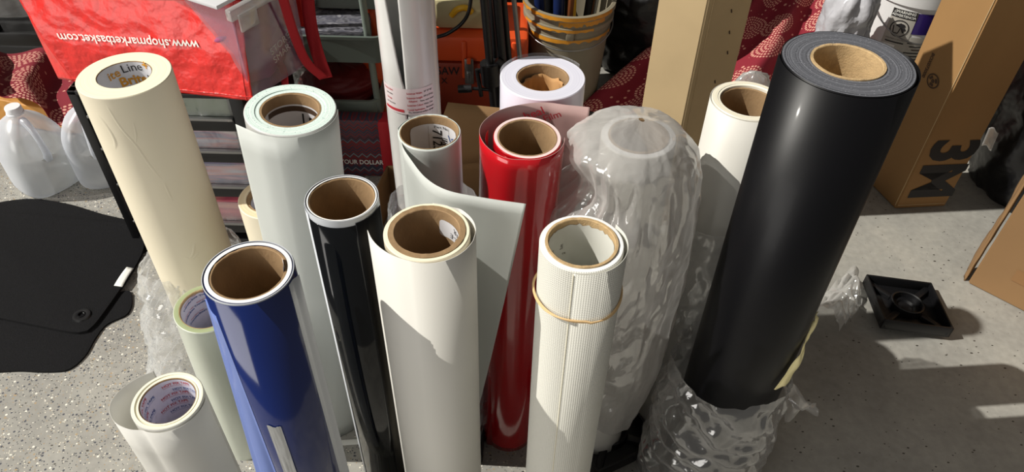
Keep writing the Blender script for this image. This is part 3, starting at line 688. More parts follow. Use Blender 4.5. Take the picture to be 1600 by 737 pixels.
# bag pulled right over a white roll, centre right
bb = P(925, 672)
bt_ = P(998, 212, .762)
e = roll('bagged_white_roll', 'white roll standing inside a big crumpled clear plastic bag, centre right', (998, 212), .75, .052, M['white_soft'], M['white_end'], base=(930, 676))
bagx = e.location.lerp(e.location + Vector((.0, 0, 0)), 0)
top_off = (bt_ - e.location)
def bagfn(u, v):
    a = 2 * PI * u
    z = .115 + .672 * v
    prof = [(.0, .072), (.12, .088), (.3, .100), (.5, .100), (.66, .102), (.78, .098), (.88, .090), (.945, .078), (.975, .060), (.992, .034), (1.0, .004)]
    for (a0, r0), (a1, r1) in zip(prof, prof[1:]):
        if a0 <= v <= a1: t = (v - a0) / (a1 - a0); r = r0 + (r1 - r0) * t; break
    ca = math.cos(a - math.radians(200)); side = max(0, ca)
    r *= 1 + .38 * side * math.exp(-((v - .64) / .20) ** 2)           # belly on the left
    r *= 1 - .24 * math.exp(-((v - .86) / .045) ** 2) * side           # gathered neck on the left
    r *= 1 + .22 * side * math.exp(-((v - .955) / .04) ** 2)
    q = Vector((math.cos(a), math.sin(a), z * 7))
    fold = math.sin(9 * a + 8 * noise.noise(q * .6)) * .004 * (.3 + side) * (1 if v < .85 else max(0, (1 - v) / .15))
    qs = Vector((math.cos(a) * 2.6, math.sin(a) * 2.6, z * 3.2))
    k = noise.noise(q * 1.4) * .4 + (.3 - abs(noise.noise(qs))) * 1.0 + (.25 - abs(noise.noise(qs * 2.3 + Vector((5, 1, z * 3))))) * .55 + (.2 - abs(noise.noise(q * 6))) * .25
    gat = side * math.exp(-((v - .80) / .13) ** 2) * math.sin(26 * a) * .0035
    amp = .0095 * min(1, .5 + v) * (1 if v < .93 else max(0, (1 - v) / .07))
    rr = max(.003, r + amp * k + fold + gat)
    cx = top_off.x * v * .95; cy = top_off.y * v * .95
    return (cx + rr * math.cos(a), cy + rr * math.sin(a), z + .006 * noise.noise(q * 3) * min(1, (1 - v) / .12) + .010 * noise.noise(Vector((rr * math.cos(a) * 22, rr * math.sin(a) * 22, 1))) * (1 if v > .6 else 0) + (.010 * math.sin(a * 2) if v < .02 else 0))
o = grid('clear_plastic_bag', bagfn, 170, 120, M['bagfilm'], None, 0, True); o.location = e.location
tag(o, 'crumpled clear plastic bag pulled over a white roll, gathered at its top left', 'plastic bag')

crumple('clear_wrapping', 'crumpled clear plastic wrapping bunched round the lower part of the big black roll', 'plastic wrapping', bigblack.location,
        [(.003, .108), (.05, .112), (.12, .108), (.2, .104), (.28, .102), (.335, .097), (.355, .092)], clear('black_roll_wrap', tint=(205, 203, 200), base=.26, edge=.85, bs=13, haze=.5, dist=.010), .015, 9, ang=lambda a, z: 1.0 + .10 * math.cos(a - PI), seed=3, folds=.0045, foldn=12, tw=5)
# wing of film sticking out right of the wrapping
def wing(u, v):
    p0 = PY(1235, 600, .80).lerp(PY(1225, 650, .80), v); p1 = PY(1277, 640, .80)
    p = p0.lerp(p1, u); p.y += .012 * math.sin(u * 7 + v * 4); p.z += .006 * math.sin(v * 12); return p
rw = Vector((.338, .917, 0)); RWL = P(1170, 157, .762); RWL.z = 0
crumple('clear_wrapping', 'crumpled clear plastic wrapping slipped down the off-white roll behind the big black roll', 'plastic wrapping', RWL,
        [(.003, .075), (.1, .072), (.25, .070), (.4, .069), (.5, .072), (.555, .078), (.57, .084)], M['clear_hazy'], .009, 13, seed=8)
CRM = P(194, 116, .762); CRM.z = 0
crumple('clear_wrapping', 'crumpled clear plastic bag slumped round the foot of the wide cream roll', 'plastic bag', CRM,
        [(.003, .165), (.03, .175), (.09, .160), (.16, .142), (.25, .125), (.33, .108), (.385, .092)], M['clear'], .022, 12,
        ang=lambda a, z: 1.0 - .36 * max(0, math.cos(a - math.radians(-60))) ** 1 - .30 * max(0, math.cos(a - math.radians(0))), seed=5)
TW = P(671, 206, .762); TW.z = 0
crumple('clear_wrapping', 'crumpled clear plastic wrapping behind the peeling white sheet, round the number-labelled roll', 'plastic wrapping', TW + Vector((-.005, .02, 0)),
        [(.003, .062), (.15, .066), (.3, .068), (.45, .068), (.55, .066), (.62, .06)], M['clear'], .007, 12, seed=11, ang=lambda a, z: 1 + .12 * math.cos(a - math.radians(170)) ** 2)
def pl(u, v):
    a = P(1250, 500).lerp(P(1335, 415), u); b = P(1310, 520).lerp(P(1345, 480), u)
    p = a.lerp(b, v); q = Vector((u * 4, v * 4, 5)); p.z = .004 + .05 * abs(noise.noise(q)) + .06 * (1 - u) * math.sin(PI * v); return p
o = grid('loose_plastic_film', pl, 40, 40, M['clear_hazy'], None); tag(o, 'loose scrap of clear film on the floor right of the big black roll', 'plastic film')
o = grid('film_tail', wing, 24, 10, M['clear_hazy'], None); tag(o, 'pointed tail of clear film sticking out low on the right of the big black roll', 'plastic film')

# ================================================================== FLOOR LEFT: MATS AND JUGS
def plate(name, pxs, z, th, m, bev=.004, parent=None):
    """flat mat: outline given as floor points"""
    pts = [P(x, y, z) for x, y in pxs]; pts = crv(pts + [pts[0]], 90)[:-1]
    bm = bmesh.new(); lo = [bm.verts.new((p.x, p.y, z)) for p in pts]; f = bm.faces.new(lo)
    r = bmesh.ops.extrude_face_region(bm, geom=[f]); tv = [g for g in r['geom'] if isinstance(g, bmesh.types.BMVert)]
    for v in tv: v.co.z += th
    tf = [g for g in r['geom'] if isinstance(g, bmesh.types.BMFace)]
    bmesh.ops.inset_region(bm, faces=tf, thickness=.012, depth=0); 
    for v in tf[0].verts: v.co.z += .0015
    return from_bm(name, bm, m, parent, True, 30)
def mat_thing(label, pxs, z, th=.006):
    c = P(*pxs[0], z); e = thing('floor_mat', label, 'car mat', (0, 0, 0), None, None)
    cx = sum((P(x, y, z) for x, y in pxs), Vector()) / len(pxs); e.location = cx
    o = plate('carpet_pad', pxs, z, th, M['carpet'], parent=e); o.location = -cx
    return e, cx
mat_thing('black carpet car mat lying below the others, its pale tip by the water jugs', [(-60, 330), (-10, 320), (25, 314), (60, 313), (110, 321), (160, 336), (222, 352), (236, 372), (222, 398), (120, 440), (-60, 420)], .0, .005)
mat_thing('black car mat at the bottom of the pile, its lower corner showing', [(-60, 480), (0, 470), (120, 480), (196, 456), (207, 468), (200, 492), (168, 508), (150, 530), (135, 556), (112, 577), (88, 582), (40, 581), (-60, 572)], .0, .005)
e, cx = mat_thing('topmost black carpet car mat with a round fixing eyelet and white tag', [(-60, 330), (0, 335), (70, 340), (140, 347), (200, 352), (222, 362), (226, 388), (214, 416), (192, 450), (166, 487), (150, 508), (136, 520), (112, 521), (60, 511), (0, 499), (-60, 488)], .007, .007)
g = P(128, 493, .015) - cx
lathe('eyelet', [(.006, .0), (.006, .003), (.010, .005), (.019, .004), (.021, .0)], M['blk'], e, 32).location = g
lathe('eyelet_hole', [(.0001, .0022), (.0095, .0022), (.0095, .0060), (.0065, .0060), (.0065, .0)], M['blk_film'], e, 24).location = g
tg = [P(x, y, .016) - cx for x, y in ((178, 446), (191, 448), (209, 419), (198, 417))]
grid('white_tag', lambda u, v: tg[0].lerp(tg[1], u).lerp(tg[3].lerp(tg[2], u), v) + Vector((0, 0, .002 * math.sin(v * 3))), 4, 8, M['tag_white'], e, .0006)
def tagfn(x, y):
    u = .5 + y / .02; v = .5 + x / .055
    return tg[0].lerp(tg[1], u).lerp(tg[3].lerp(tg[2], u), v) + Vector((0, 0, .0032))

def jug(loc, rz, label):
    e = thing('water_jug', label, 'jug', loc, (0, 0, rz))
    def sup(a, n=3.4):
        c, s = math.cos(a), math.sin(a); return (abs(c) ** n + abs(s) ** n) ** (-1 / n)
    prof = [(.0, .001), (.050, .001), (.066, .004), (.074, .014), (.076, .03), (.076, .10), (.076, .135), (.074, .150), (.068, .172), (.058, .192), (.044, .208), (.030, .220), (.020, .228), (.0175, .233), (.0175, .240)]
    seg = 64; vs = []; fs = []
    for i, (r, z) in enumerate(prof):
        q = min(1, r / .06)
        for k in range(seg):
            a = 2 * PI * k / seg; rr = 1.08 * r * (1 + (sup(a) - 1) * q * .85); x, y = rr * math.cos(a), rr * math.sin(a)
            # recess behind the handle at the +x corner
            d = math.exp(-((math.atan2(y, x) - 0) / .42) ** 2)
            if z > .115: s = min(1, (z - .115) / .02) * min(1, max(0, (.222 - z) / .02)); x -= d * s * .030; 
            vs.append((x, y, z))
    for i in range(len(prof) - 1):
        for k in range(seg): k2 = (k + 1) % seg; fs.append((i * seg + k, i * seg + k2, (i + 1) * seg + k2, (i + 1) * seg + k))
    o = obj('jug_body', vs, fs, M['jug'], e); sb = o.modifiers.new('s', 'SUBSURF'); sb.levels = 1; sb.render_levels = 1
    tube('handle', crv([(.020, 0, .215), (.038, 0, .212), (.058, 0, .192), (.070, 0, .160), (.074, 0, .130), (.066, 0, .112)], 26), [.011 + .003 * math.sin(i / 25 * PI) * -1 for i in range(26)], M['jug'], e, 14)
    lathe('cap', [(.0001, .252), (.0185, .252), (.0200, .249), (.0200, .236), (.0215, .235), (.0215, .231), (.0185, .230)], mat('jug_cap', (236, 238, 242), .35), e, 40)
    lathe('water', [(.0001, .004), (.062, .004), (.070, .014), (.072, .03), (.072, .118), (.0001, .118)], M['water'], e, 40)
    return e
jug(P(80, 284, 0), math.radians(-34), 'translucent gallon jug half full of water at the left edge')
jug(P(176, 272, 0), math.radians(-70), 'translucent water jug peeping out behind the cream roll')

# ================================================================== BACK LEFT: CRATE, CLOTH, TAN BAG
def blob(name, label, cat, loc, rx, ry, h, m, amp=.03, fr=4, seed=0, top=.35, n=64, parent=None, sq=2.6):
    def fn(u, v):
        a = 2 * PI * u; k = (1 - (2 * min(v, 1) - 1) ** 2) ** .5 if v < 1 else 0
        t = v; r = (1 - max(0, (t - top) / (1 - top)) ** sq) ** (1 / sq) if t > top else .82 + .18 * (t / top) ** .5
        if v <= 0: r = .80
        q = Vector((math.cos(a) * fr * .4, math.sin(a) * fr * .4, v * fr)) + Vector((seed, 0, seed)); d = noise.noise(q) + (.3 - abs(noise.noise(q * 2.2))) * .8 + (.25 - abs(noise.noise(q * 5))) * .4
        r = max(0.001, r + amp * d / max(rx, .01) * min(1, r * 3))
        return (rx * r * math.cos(a), ry * r * math.sin(a), max(.001, h * v + amp * .5 * d * (1 if 0 < v else 0)))
    o = grid(name, fn, n, n // 2, m, parent, 0, True); o.location = loc
    if label: tag(o, label, cat)
    return o
# tan kraft bag lying on the floor
tb = P(35, 205, 0)
def tanfn(u, v):
    a = 2 * PI * u; c, s = math.cos(a), math.sin(a); rr = (abs(c) ** 4 + abs(s) ** 4) ** -.25
    k = 1 if v < .8 else (1 - ((v - .8) / .2) ** 2) ** .5 * .999 + .001
    return (.20 * c * rr * k, .075 * s * rr * k, .005 + .085 * min(1, v / .8) ** 1 + .006 * noise.noise(Vector((c * 3, s * 3, v * 3))) + .012 * max(0, v - .8))
e = thing('tan_bag', 'crumpled tan kraft bag with a hole, on the floor behind the water jugs', 'bag', (tb.x + .03, tb.y + .09, 0), (0, 0, -.25))
grid('bag_body', tanfn, 60, 24, M['tan'], e, 0, True)
lathe('eyelet', [(.004, .0), (.006, .003), (.011, .002), (.012, 0)], M['ink_brown'], e, 24).matrix_local = Matrix.Translation((-.085, -.092, .07)) @ Matrix.Rotation(PI / 2, 4, 'X')
def cloth(name, label, corners, folds, amp, nfold, mat_, uvs=(1, 1), seed=0, sag=0.0, nx=120, ny=70):
    """corners: bottom-left, bottom-right, top-right, top-left"""
    A, B, C_, D = corners
    nrm = (B - A).cross(D - A).normalized()
    W, H_ = (B - A).length, (D - A).length
    vs = []; uv = []
    for j in range(ny):
        for i in range(nx):
            u, v = i / (nx - 1), j / (ny - 1); p = A.lerp(B, u).lerp(D.lerp(C_, u), v)
            d = math.sin(u * nfold * PI + 2.2 * noise.noise(Vector((u * 2, v * 1.5, seed)))) * amp + noise.noise(Vector((u * 5, v * 4, seed + 3))) * amp * .8 - sag * math.sin(PI * v)
            p = p + nrm * d; p.z = max(p.z, .002); vs.append(p); uv.append((u * W * uvs[0], v * H_ * uvs[1]))
    fs = [(j * nx + i, j * nx + i + 1, (j + 1) * nx + i + 1, (j + 1) * nx + i) for j in range(ny - 1) for i in range(nx - 1)]
    o = obj(name, vs, fs, mat_, None, True, None, uv); md = o.modifiers.new('t', 'SOLIDIFY'); md.thickness = .0015
    tag(o, label, 'cloth'); return o
cloth('floral_cloth', 'dark red cloth with pale flower medallions hanging over the tan bag at far left', [PY(-60, 112, 1.82), PY(150, 212, 1.78), PY(165, 100, 2.10), PY(-60, 60, 2.14)], 1, .018, 5, M['cloth'], (1, 1), 2)
# black crate with clear bags
cr = PY(20, 100, 2.25)
e = thing('storage_crate', 'black plastic crate with crumpled clear bags behind its bars, top left corner', 'crate', (cr.x - .05, 2.40, 0))
box('crate_body', -.34, .34, -.16, .16, 0, .085, M['blk'], e, .012); 
box('crate_rim', -.35, .35, -.17, .17, .085, .135, M['blk'], e, .008)
for x in (-.30, -.12, .05, .22, .32): box('bar', x, x + .022, -.165, -.145, .13, .46, M['blk'], e, .003)
box('top_rail', -.35, .35, -.17, -.14, .455, .50, M['blk'], e, .004)
blob('clear_bag', 'crumpled clear bags stuffed inside the black crate at top left', 'plastic bag', (cr.x - .05, 2.42, .137), .30, .11, .30, M['clear_hazy'], .03, 6, 5)

# ================================================================== DRAWER UNIT
YU = 1.385
uL = PY(210, 380, YU).x; uR = PY(383, 175, YU).x; uTop = .455
e = thing('drawer_unit', 'black plastic drawer tower with see-through drawers, under the red bag', 'drawers', ((uL + uR) / 2, YU, 0))
hw = (uR - uL) / 2
def zz(px, y): return PY(px, y, YU).z
wins = [(zz(330, 196 + 0), zz(330, 147)), (zz(340, 241), zz(330, 200)), (zz(355, 298), zz(345, 258)), (zz(368, 352), zz(360, 318))]
wins = [(a, b) for a, b in wins]
bm = bmesh.new()
bm_box(bm, -hw, -hw + .022, 0, .022, 0, uTop, .003); bm_box(bm, hw - .030, hw, 0, .024, 0, uTop, .003)
bm_box(bm, -hw, -hw + .012, .02, .36, .02, uTop, .002); bm_box(bm, hw - .012, hw, .02, .36, .02, uTop, .002)
bm_box(bm, -hw, hw, .35, .362, .02, uTop, .002); bm_box(bm, -hw, hw, 0, .36, uTop - .012, uTop, .003); bm_box(bm, -hw, hw, .0, .36, 0.0, .022, .003)
from_bm('frame', bm, M['blk'], e, True, 40)
pitch = wins[1][1] - wins[2][1]
zt = wins[0][1]
fabs = []
k = 0
zlist = [wins[0][1], wins[1][1], wins[2][1], wins[3][1], wins[3][1] - pitch]
for k, ztp in enumerate(zlist):
    zb = ztp - (pitch * .58)
    lo = ztp - pitch + .004
    if lo < .024: lo = .024
    if zb <= lo: break
    dr = box('drawer', -hw + .024, hw - .032, .004, .014, lo, zb - .004, M['blk'], e, .002)
    box('rail', -hw + .024, hw - .032, -.004, .006, zb - .008, zb - .001, M['steel'], dr, .001)
    box('clear_front', -hw + .024, hw - .032, .006, .009, zb, ztp - .002, M['clear_thin'], dr, 0)
    box('drawer_floor', -hw + .026, hw - .034, .016, .33, lo, lo + .003, M['blk'], dr, 0)
    fabs.append((lo + .004, ztp - .006, k))
for lo, hi, k in fabs:
    o = box('folded_fabric', uL + .034, uR - .042, YU + .02, YU + .30, lo, hi, M[('green_tag', 'yarn', 'yarn', 'yarn_pink', 'yarn')[k]], None, .01)
    tag(o, ['pale green printed cloth inside the topmost clear drawer', 'mauve and grey striped cloth in the second clear drawer from the top', 'mauve and grey folded cloth in the middle clear drawer', 'pink folded cloth in the second drawer from the bottom', 'folded cloth inside the lowest clear drawer'][k], 'cloth')

# ================================================================== RED BAG AND CLEAR BIN
BL = P(118, 127, .462); BR = P(396, 157, .462)
TL = PY(22, -12, BL.y + .055); TR = PY(376, -6, BR.y + .055)
fwd_ = (BR - BL).normalized(); bk = Vector((-fwd_.y, fwd_.x, 0))
e = thing('shopping_bag', 'bright red woven shopping bag lying upside down on the black drawer tower', 'bag', BL)
def panel(u, v): 
    p = BL.lerp(BR, u).lerp(TL.lerp(TR, u), v)
    k = .0035 * noise.noise(Vector((u * 6, v * 4, 1))) + .003 * (.3 - abs(noise.noise(Vector((u * 9, v * 6, 8)))))
    return p + Vector((0, -1, .3)) * (k + (.012 if .45 < v < .47 else 0) * 0 + .010 * max(0, 1 - abs(v - .47) / .5))
def bagskin(u, v):
    if v <= .5: p = panel(u, v / .5)
    elif v <= .78:
        t = (v - .5) / .28; p = panel(u, 1) + bk * (.27 * t) + Vector((0, 0, .02 * math.sin(PI * t)))
    else:
        t = (v - .78) / .22; p = panel(u, 1) + bk * .27; p.z = p.z + (.470 - p.z) * t
    return p - BL
grid('bag_body', bagskin, 110, 110, M['bagred'], e, .0012)
GL = P(92, 122, .470)
def gus(u, v):
    f = panel(0, u); b = f + bk * .25; b.z = min(b.z, .66); mid = PY(88 - 58 * u, 122 - 130 * u, BL.y + .03 + .055 * u)
    if v < .3: p = f.lerp(mid, v / .3)
    else: p = mid.lerp(b, (v - .3) / .7)
    return p - BL
grid('side_gusset', gus, 30, 20, M['bagred'], e, .001)
Wd = (BR - BL).length
def bt(x, y):
    u, v = .435 - x / (Wd * 1.0), .535 - y / .20
    p = panel(max(0, min(1, u)), max(0, min(1, v))); return p - BL + Vector((0, -.0035, .0012))
text('printed_web_address', 'www.shopmarketbasket.com', .0255, M['tag_white'], e, bt, .012, 0, .95)
hm = []
for v_ in (.04, .96):
    tube('stitched_hem', [panel(u / 30, v_) - BL + Vector((0, -.001, 0)) for u in range(31)], .0012, M['bagred'], e, 6)
tube('stitched_hem', [panel(.965, v / 20) - BL + Vector((0, -.001, 0)) for v in range(21)], .0012, M['bagred'], e, 6)

# clear bin sticking out of the bag
q0 = P(393, 150, .470); q1 = P(482, 92, .470)
dirb = (q1 - q0); dirb.z = 0; Ld = dirb.length; dirb.normalize(); side = Vector((-dirb.y, dirb.x, 0))
e = thing('clear_bin', 'see-through plastic bin with pink contents sticking out of the red bag', 'box', (q0.x, q0.y, .458), (0, 0, math.atan2(dirb.y, dirb.x)))
# local x runs away from the camera along the visible end, y to the left
bm = bmesh.new()
LB = Ld * .98; WB = .30; HB = .21
bm_box(bm, 0, LB, 0, WB, .002, .005, .001)
bm_box(bm, 0, LB, 0, .003, .004, HB, .001); bm_box(bm, 0, LB, WB - .003, WB, .004, HB, .001)
bm_box(bm, 0, .003, 0, WB, .004, HB, .001); bm_box(bm, LB - .003, LB, 0, WB, .004, HB, .001)
from_bm('bin_body', bm, M['clear_box'], e, True, 40)
box('rim', -.010, LB + .01, -.012, .004, HB - .022, HB + .002, M['clear_hazy'], e, .003)
box('latch', .005, .055, -.016, -.010, HB - .05, HB - .012, M['clear_hazy'], e, .003)
text('embossed_writing', 'STORE\nSMART', .022, M['clear_hazy'], e, lambda x, y: (LB * .62 + x, -.001, .075 + y), 0, .25)
def inloc(x, y, z): return Vector((q0.x, q0.y, .458)) + dirb * x + side * y + Vector((0, 0, z))
o = blob('pink_cloth', 'dusky pink and purple cloth packed inside the clear bin', 'cloth', inloc(LB * .5, .12, .007), .108, .108, .165, mat('dusky_pink_cloth', (158, 78, 116), .8, var=.2, vs=12), .02, 5, 2)
o = box('paper_pad', -.02, LB, .01, .30, 0, .008, M['paper_label'], None, .001); o.matrix_world = Matrix.Translation(inloc(-.0, .0, HB + .004)) @ Matrix.Rotation(math.atan2(dirb.y, dirb.x), 4, 'Z')
tag(o, 'white printed sheets lying on top of the clear bin, at the top edge', 'paper')

def ribbon(name, pts, wd, m, side=Vector((1, 0, 0)), parent=None, n=60, twist=0.0):
    c = crv(pts, n)
    def fn(u, v):
        i = min(n - 1, int(round(v * (n - 1)))); a = twist * v; s = side * math.cos(a) + Vector((0, 1, 0)) * math.sin(a); return c[i] + s * (u - .5) * wd
    return grid(name, fn, 5, n, m, parent, .0015)
YS = 1.50
o = thing('bag_handle_strap', 'red webbing strap looping down between the clear bin and the grey cart', 'strap', PY(495, 120, YS))
ol = o.location
ribbon('webbing', [PY(432, -40, YS - .06) - ol, PY(446, 10, YS - .04) - ol, PY(462, 60, YS - .02) - ol, PY(480, 98, YS) - ol, PY(506, 122, YS + .02) - ol], .021, M['strap'], Vector((.9, .3, .3)).normalized(), o)
ribbon('webbing', [PY(478, -40, YS + .06) - ol, PY(484, 30, YS + .05) - ol, PY(495, 80, YS + .04) - ol, PY(510, 122, YS + .03) - ol], .030, M['strap'], Vector((1, .1, .2)).normalized(), o)
o = ribbon('short_strap', [PY(422, 100, 1.50), PY(436, 100, 1.49), PY(443, 112, 1.47), PY(446, 135, 1.45)], .022, M['strap'], Vector((.8, -.2, .5)).normalized()); tag(o, 'short red strap end curling out under the clear bin', 'strap')
o = ribbon('short_strap', [PY(440, 84, 1.56), PY(452, 78, 1.57), PY(456, 70, 1.58)], .024, M['strap'], Vector((.8, -.2, .5)).normalized()); tag(o, 'small folded red strap end beside the corner of the clear bin', 'strap')

# ================================================================== SAGE CART
def rrect(x0, x1, y0, y1, r, n=6):
    pts = []
    for cx, cy, a0 in ((x1 - r, y1 - r, 0), (x0 + r, y1 - r, 90), (x0 + r, y0 + r, 180), (x1 - r, y0 + r, 270)):
        for k in range(n + 1): a = math.radians(a0 + 90 * k / n); pts.append((cx + r * math.cos(a), cy + r * math.sin(a)))
    return pts
def tub(name, x0, x1, y0, y1, z0, z1, r, m, parent=None, th=.003, lip=.006):
    loops = [(z0, 0), (z0, 0), (z1 - .008, 0), (z1 - .008, -lip), (z1, -lip), (z1, th), (z0 + th, th)]
    vs = []; fs = []; n = None
    for z, ins in loops:
        p = rrect(x0 + ins, x1 - ins, y0 + ins, y1 - ins, max(.002, r - ins)); n = len(p); vs += [(a, b, z) for a, b in p]
    for i in range(1, len(loops) - 1):
        for k in range(n): k2 = (k + 1) % n; fs.append((i * n + k, i * n + k2, (i + 1) * n + k2, (i + 1) * n + k))
    fs.append(tuple(range(n))[::-1]); fs.append(tuple(range(6 * n, 7 * n)))
    return obj(name, vs, fs, m, parent, True, None, None, 35)
YC = 1.76
cR = PY(592, 170, YC).x
e = thing('rolling_cart', 'sage grey three-tier metal cart behind the milky roll', 'cart', (cR, YC, 0))
z1 = PY(560, 157, YC).z; z0 = PY(560, 190, YC).z
tub('tray', -.36, 0, 0, .28, z0, z1, .03, M['sage'], e)
z3 = PY(560, 57, YC).z; z2 = PY(560, 98, YC).z
tub('tray', -.36, .035, .0, .28, z2, z3, .03, mat('sage_grey_shaded', (92, 102, 96), .5), e)  # upper tray's shade painted in as a darker copy of the cart colour
for x, y in ((.012, .02), (-.372, .02), (.02, .26), (-.372, .26)):
    px_ = [(x, y, .05), (x, y, .75)]
    if x > 0 and y < .1:
        a = PY(608, 275, YC + .02) - e.location; b = PY(563, -20, YC + .02) - e.location; d = (b - a) / (b.z - a.z); px_ = [a + d * (.04 - a.z), a + d * (.8 - a.z)]
    tube('post', px_, .0095, M['sage'], e, 14)
    cxx, cyy = px_[0][0], px_[0][1]
    lathe('castor', [(.0001, -.0205), (.014, -.0205), (.0205, -.014), (.0205, .014), (.014, .0205), (.0001, .0205)], M['blk'], e, 24, None, 35, lambda v, a: Vector((v.z * .5, v.y, v.x))).location = (cxx, cyy, .0215)
ct = e.location
o = blob('leather_bag', 'dark red leather bag lying in the lower tray of the grey cart', 'bag', ct + Vector((-.13, .13, z0 + .005)), .115, .095, .11, M['darkred'], .014, 4, 3); 
o = blob('clear_bag', 'crumpled clear bag beside the dark red leather bag in the cart', 'plastic bag', ct + Vector((-.285, .10, z0 + .005)), .05, .07, .10, M['clear_hazy'], .02, 6, 9)
o = box('patterned_cloth', ct.x - .34, ct.x - .02, YC + .02, YC + .26, z2 + .005, z3 + .004, M['patterned'], None, .012); tag(o, 'grey patterned cloth folded in the upper tray of the cart', 'cloth')
o = tub('storage_bin', 0, .20, 0, .12, 0, .16, .02, M['sage'], None); pz = PY(497, 49, YC + .12); o.location = (pz.x, YC + .13, z3 + .013)
tag(o, 'small sage grey bin standing in the upper tray of the cart', 'bin')
o = box('paint_block', pz.x + .03, pz.x + .10, YC + .15, YC + .22, z3 + .02, z3 + .19, M['tan'], None, .004); tag(o, 'tan block sticking out of the small grey bin', 'block')
o = tub('storage_bin', 0, .055, 0, .10, 0, .20, .012, M['sage'], None); pz = PY(452, 50, YC + .1); o.location = (pz.x, YC + .10, z3 + .013); tag(o, 'narrow grey bin behind the red strap in the cart', 'bin')
# orange wand in the cart
o = blob('orange_pouch', 'bright orange folded pouch standing between cart and tall white roll', 'pouch', PY(590, 62, YC + .38) * Vector((1, 1, 0)) if False else Vector((PY(580, 40, 1.90).x, 1.90, 0)), .035, .025, PY(582, 12, 1.90).z, M['orange'], .012, 5, 4)
# printed bag under the cart
pb = PY(560, 235, 1.66)
e = thing('printed_bag', 'chevron-patterned shopping bag with red side under the grey cart', 'bag', (pb.x - .02, 1.70, 0))
hgt = PY(560, 188, 1.68).z
box('bag_body', -.13, .10, -.02, .03, 0, max(.12, hgt), M['chevron'], e, .012)
box('red_side', .075, .112, -.024, .034, 0, max(.13, hgt), M['strap'], e, .012)
text('printed_words', 'YOUR DOLLAR', .021, M['tag_white'], e, lambda x, y: (x + .02, -.0212, .055 + y), .02, 0, .85)

# ================================================================== OPEN CARDBOARD BOX
def quadpanel(name, a, b, c, d, m, parent, th=.004):
    return grid(name, lambda u, v: a.lerp(b, u).lerp(d.lerp(c, u), v), 6, 6, m, parent, th)
hb = .135
k0 = P(560, 300, hb); k1 = P(609, 242, hb); k2 = P(755, 250, hb); 
k0.z = k1.z = 0
k1 = Vector((k1.x, k1.y, 0)); k0 = Vector((k0.x, k0.y, 0))
e = thing('open_carton', 'open brown cardboard carton around the feet of the tall white roll', 'box', (-.2, 1.3, 0))
U = Vector((0, 0, 1)); lo = e.location
pts = [k0, k1, Vector((-.02, 1.52, 0)), Vector((-.02, 1.18, 0)), Vector((-.36, 1.18, 0))]
rb = [Vector((x, y, 0)) - lo * Vector((1, 1, 0)) * 1 for x, y in ((k0.x, 1.20), (k1.x, 1.56), (.0, 1.60), (-.02, 1.22))]
rb = [Vector((k0.x - lo.x, -.12, .0)), Vector((k1.x - lo.x, .26, 0)), Vector((.17, .30, 0)), Vector((.15, -.10, 0))]
for nm, a, b in (('side_panel', rb[0], rb[1]), ('back_panel', rb[1], rb[2]), ('side_panel', rb[2], rb[3]), ('front_panel', rb[3], rb[0])):
    quadpanel(nm, a, b, b + U * hb, a + U * hb, M['card_dk'], e)
zf = PY(725, 160, 1.62)
quadpanel('flap', rb[1] + U * hb + Vector((.10, 0, 0)), rb[2] + U * hb, Vector((PY(765, 168, 1.66).x - lo.x + .06, .355, PY(765, 168, 1.66).z)), Vector((PY(700, 158, 1.66).x - lo.x, .355, PY(700, 158, 1.66).z)), M['card_dk'], e, .003)

# ================================================================== ORANGE TOOL CASE
c0 = PY(560, 60, 2.0); c1 = PY(826, 60, 2.0); zl0 = PY(720, 98, 2.0).z; zl1 = PY(720, 58, 2.0).z
e = thing('tool_case', 'orange plastic tool case with metal latch and hand-written letters, behind the tall white roll', 'tool case', ((c0.x + c1.x) / 2, 2.0, 0))
hw = (c1.x - c0.x) / 2
box('case_base', -hw, hw, .004, .25, 0, zl0 - .003, M['orange_shaded'], e, .014)
box('lid', -hw, hw, 0, .25, zl0, zl1, M['orange'], e, .014)
bm = bmesh.new(); 
for x in (-.03, .12): bm_box(bm, hw - .17 + x, hw - .155 + x, -.008, .012, zl0 - .05, zl1 - .012, .004)
from_bm('rib', bm, M['orange'], e, True, 40)
lx = PY(733, 90, 2.0).x - e.location.x
la = box('latch', lx - .014, lx + .014, -.016, -.004, zl0 - .065, zl0 + .02, M['steel'], e, .003)
box('latch_tab', lx - .006, lx + .006, -.020, -.014, zl0 + .006, zl0 + .026, M['orange'], la, .002)
box('latch_hook', lx - .008, lx + .008, -.022, -.014, zl0 - .06, zl0 - .02, M['steel'], la, .003)
sx = PY(705, 112, 2.0)
text('hand_writing', 'JIGSAW', .038, M['ink'], e, lambda x, y: (sx.x - e.location.x - .03 + x * .85, .002, sx.z + y), .01)
text('hand_writing', 'X', .028, M['ink'], e, lambda x, y: (PY(694, 127, 2.0).x - e.location.x + x, .002, PY(694, 127, 2.0).z + y), .005)
g = thing('beige_tool_case', 'small beige case with yellow catch on top of the orange tool case', 'tool case', (PY(722, 40, 2.04).x, 2.04, zl1 + .001))
box('case_body', -.085, .085, 0, .17, 0, .095, M['beige'], g, .018)
tube('yellow_catch', crv([(-.03, -.006, .050), (-.012, -.012, .072), (.012, -.012, .078), (.03, -.006, .062)], 14), .009, M['yellow'], g, 10)
o = box('dark_red_case', PY(640, 0, 2.3).x, PY(800, 0, 2.3).x, 2.30, 2.5, 0, .42, mat('dark_red_plastic', (84, 26, 24), .45), None, .02); tag(o, 'dark red case standing behind the orange tool case', 'tool case')
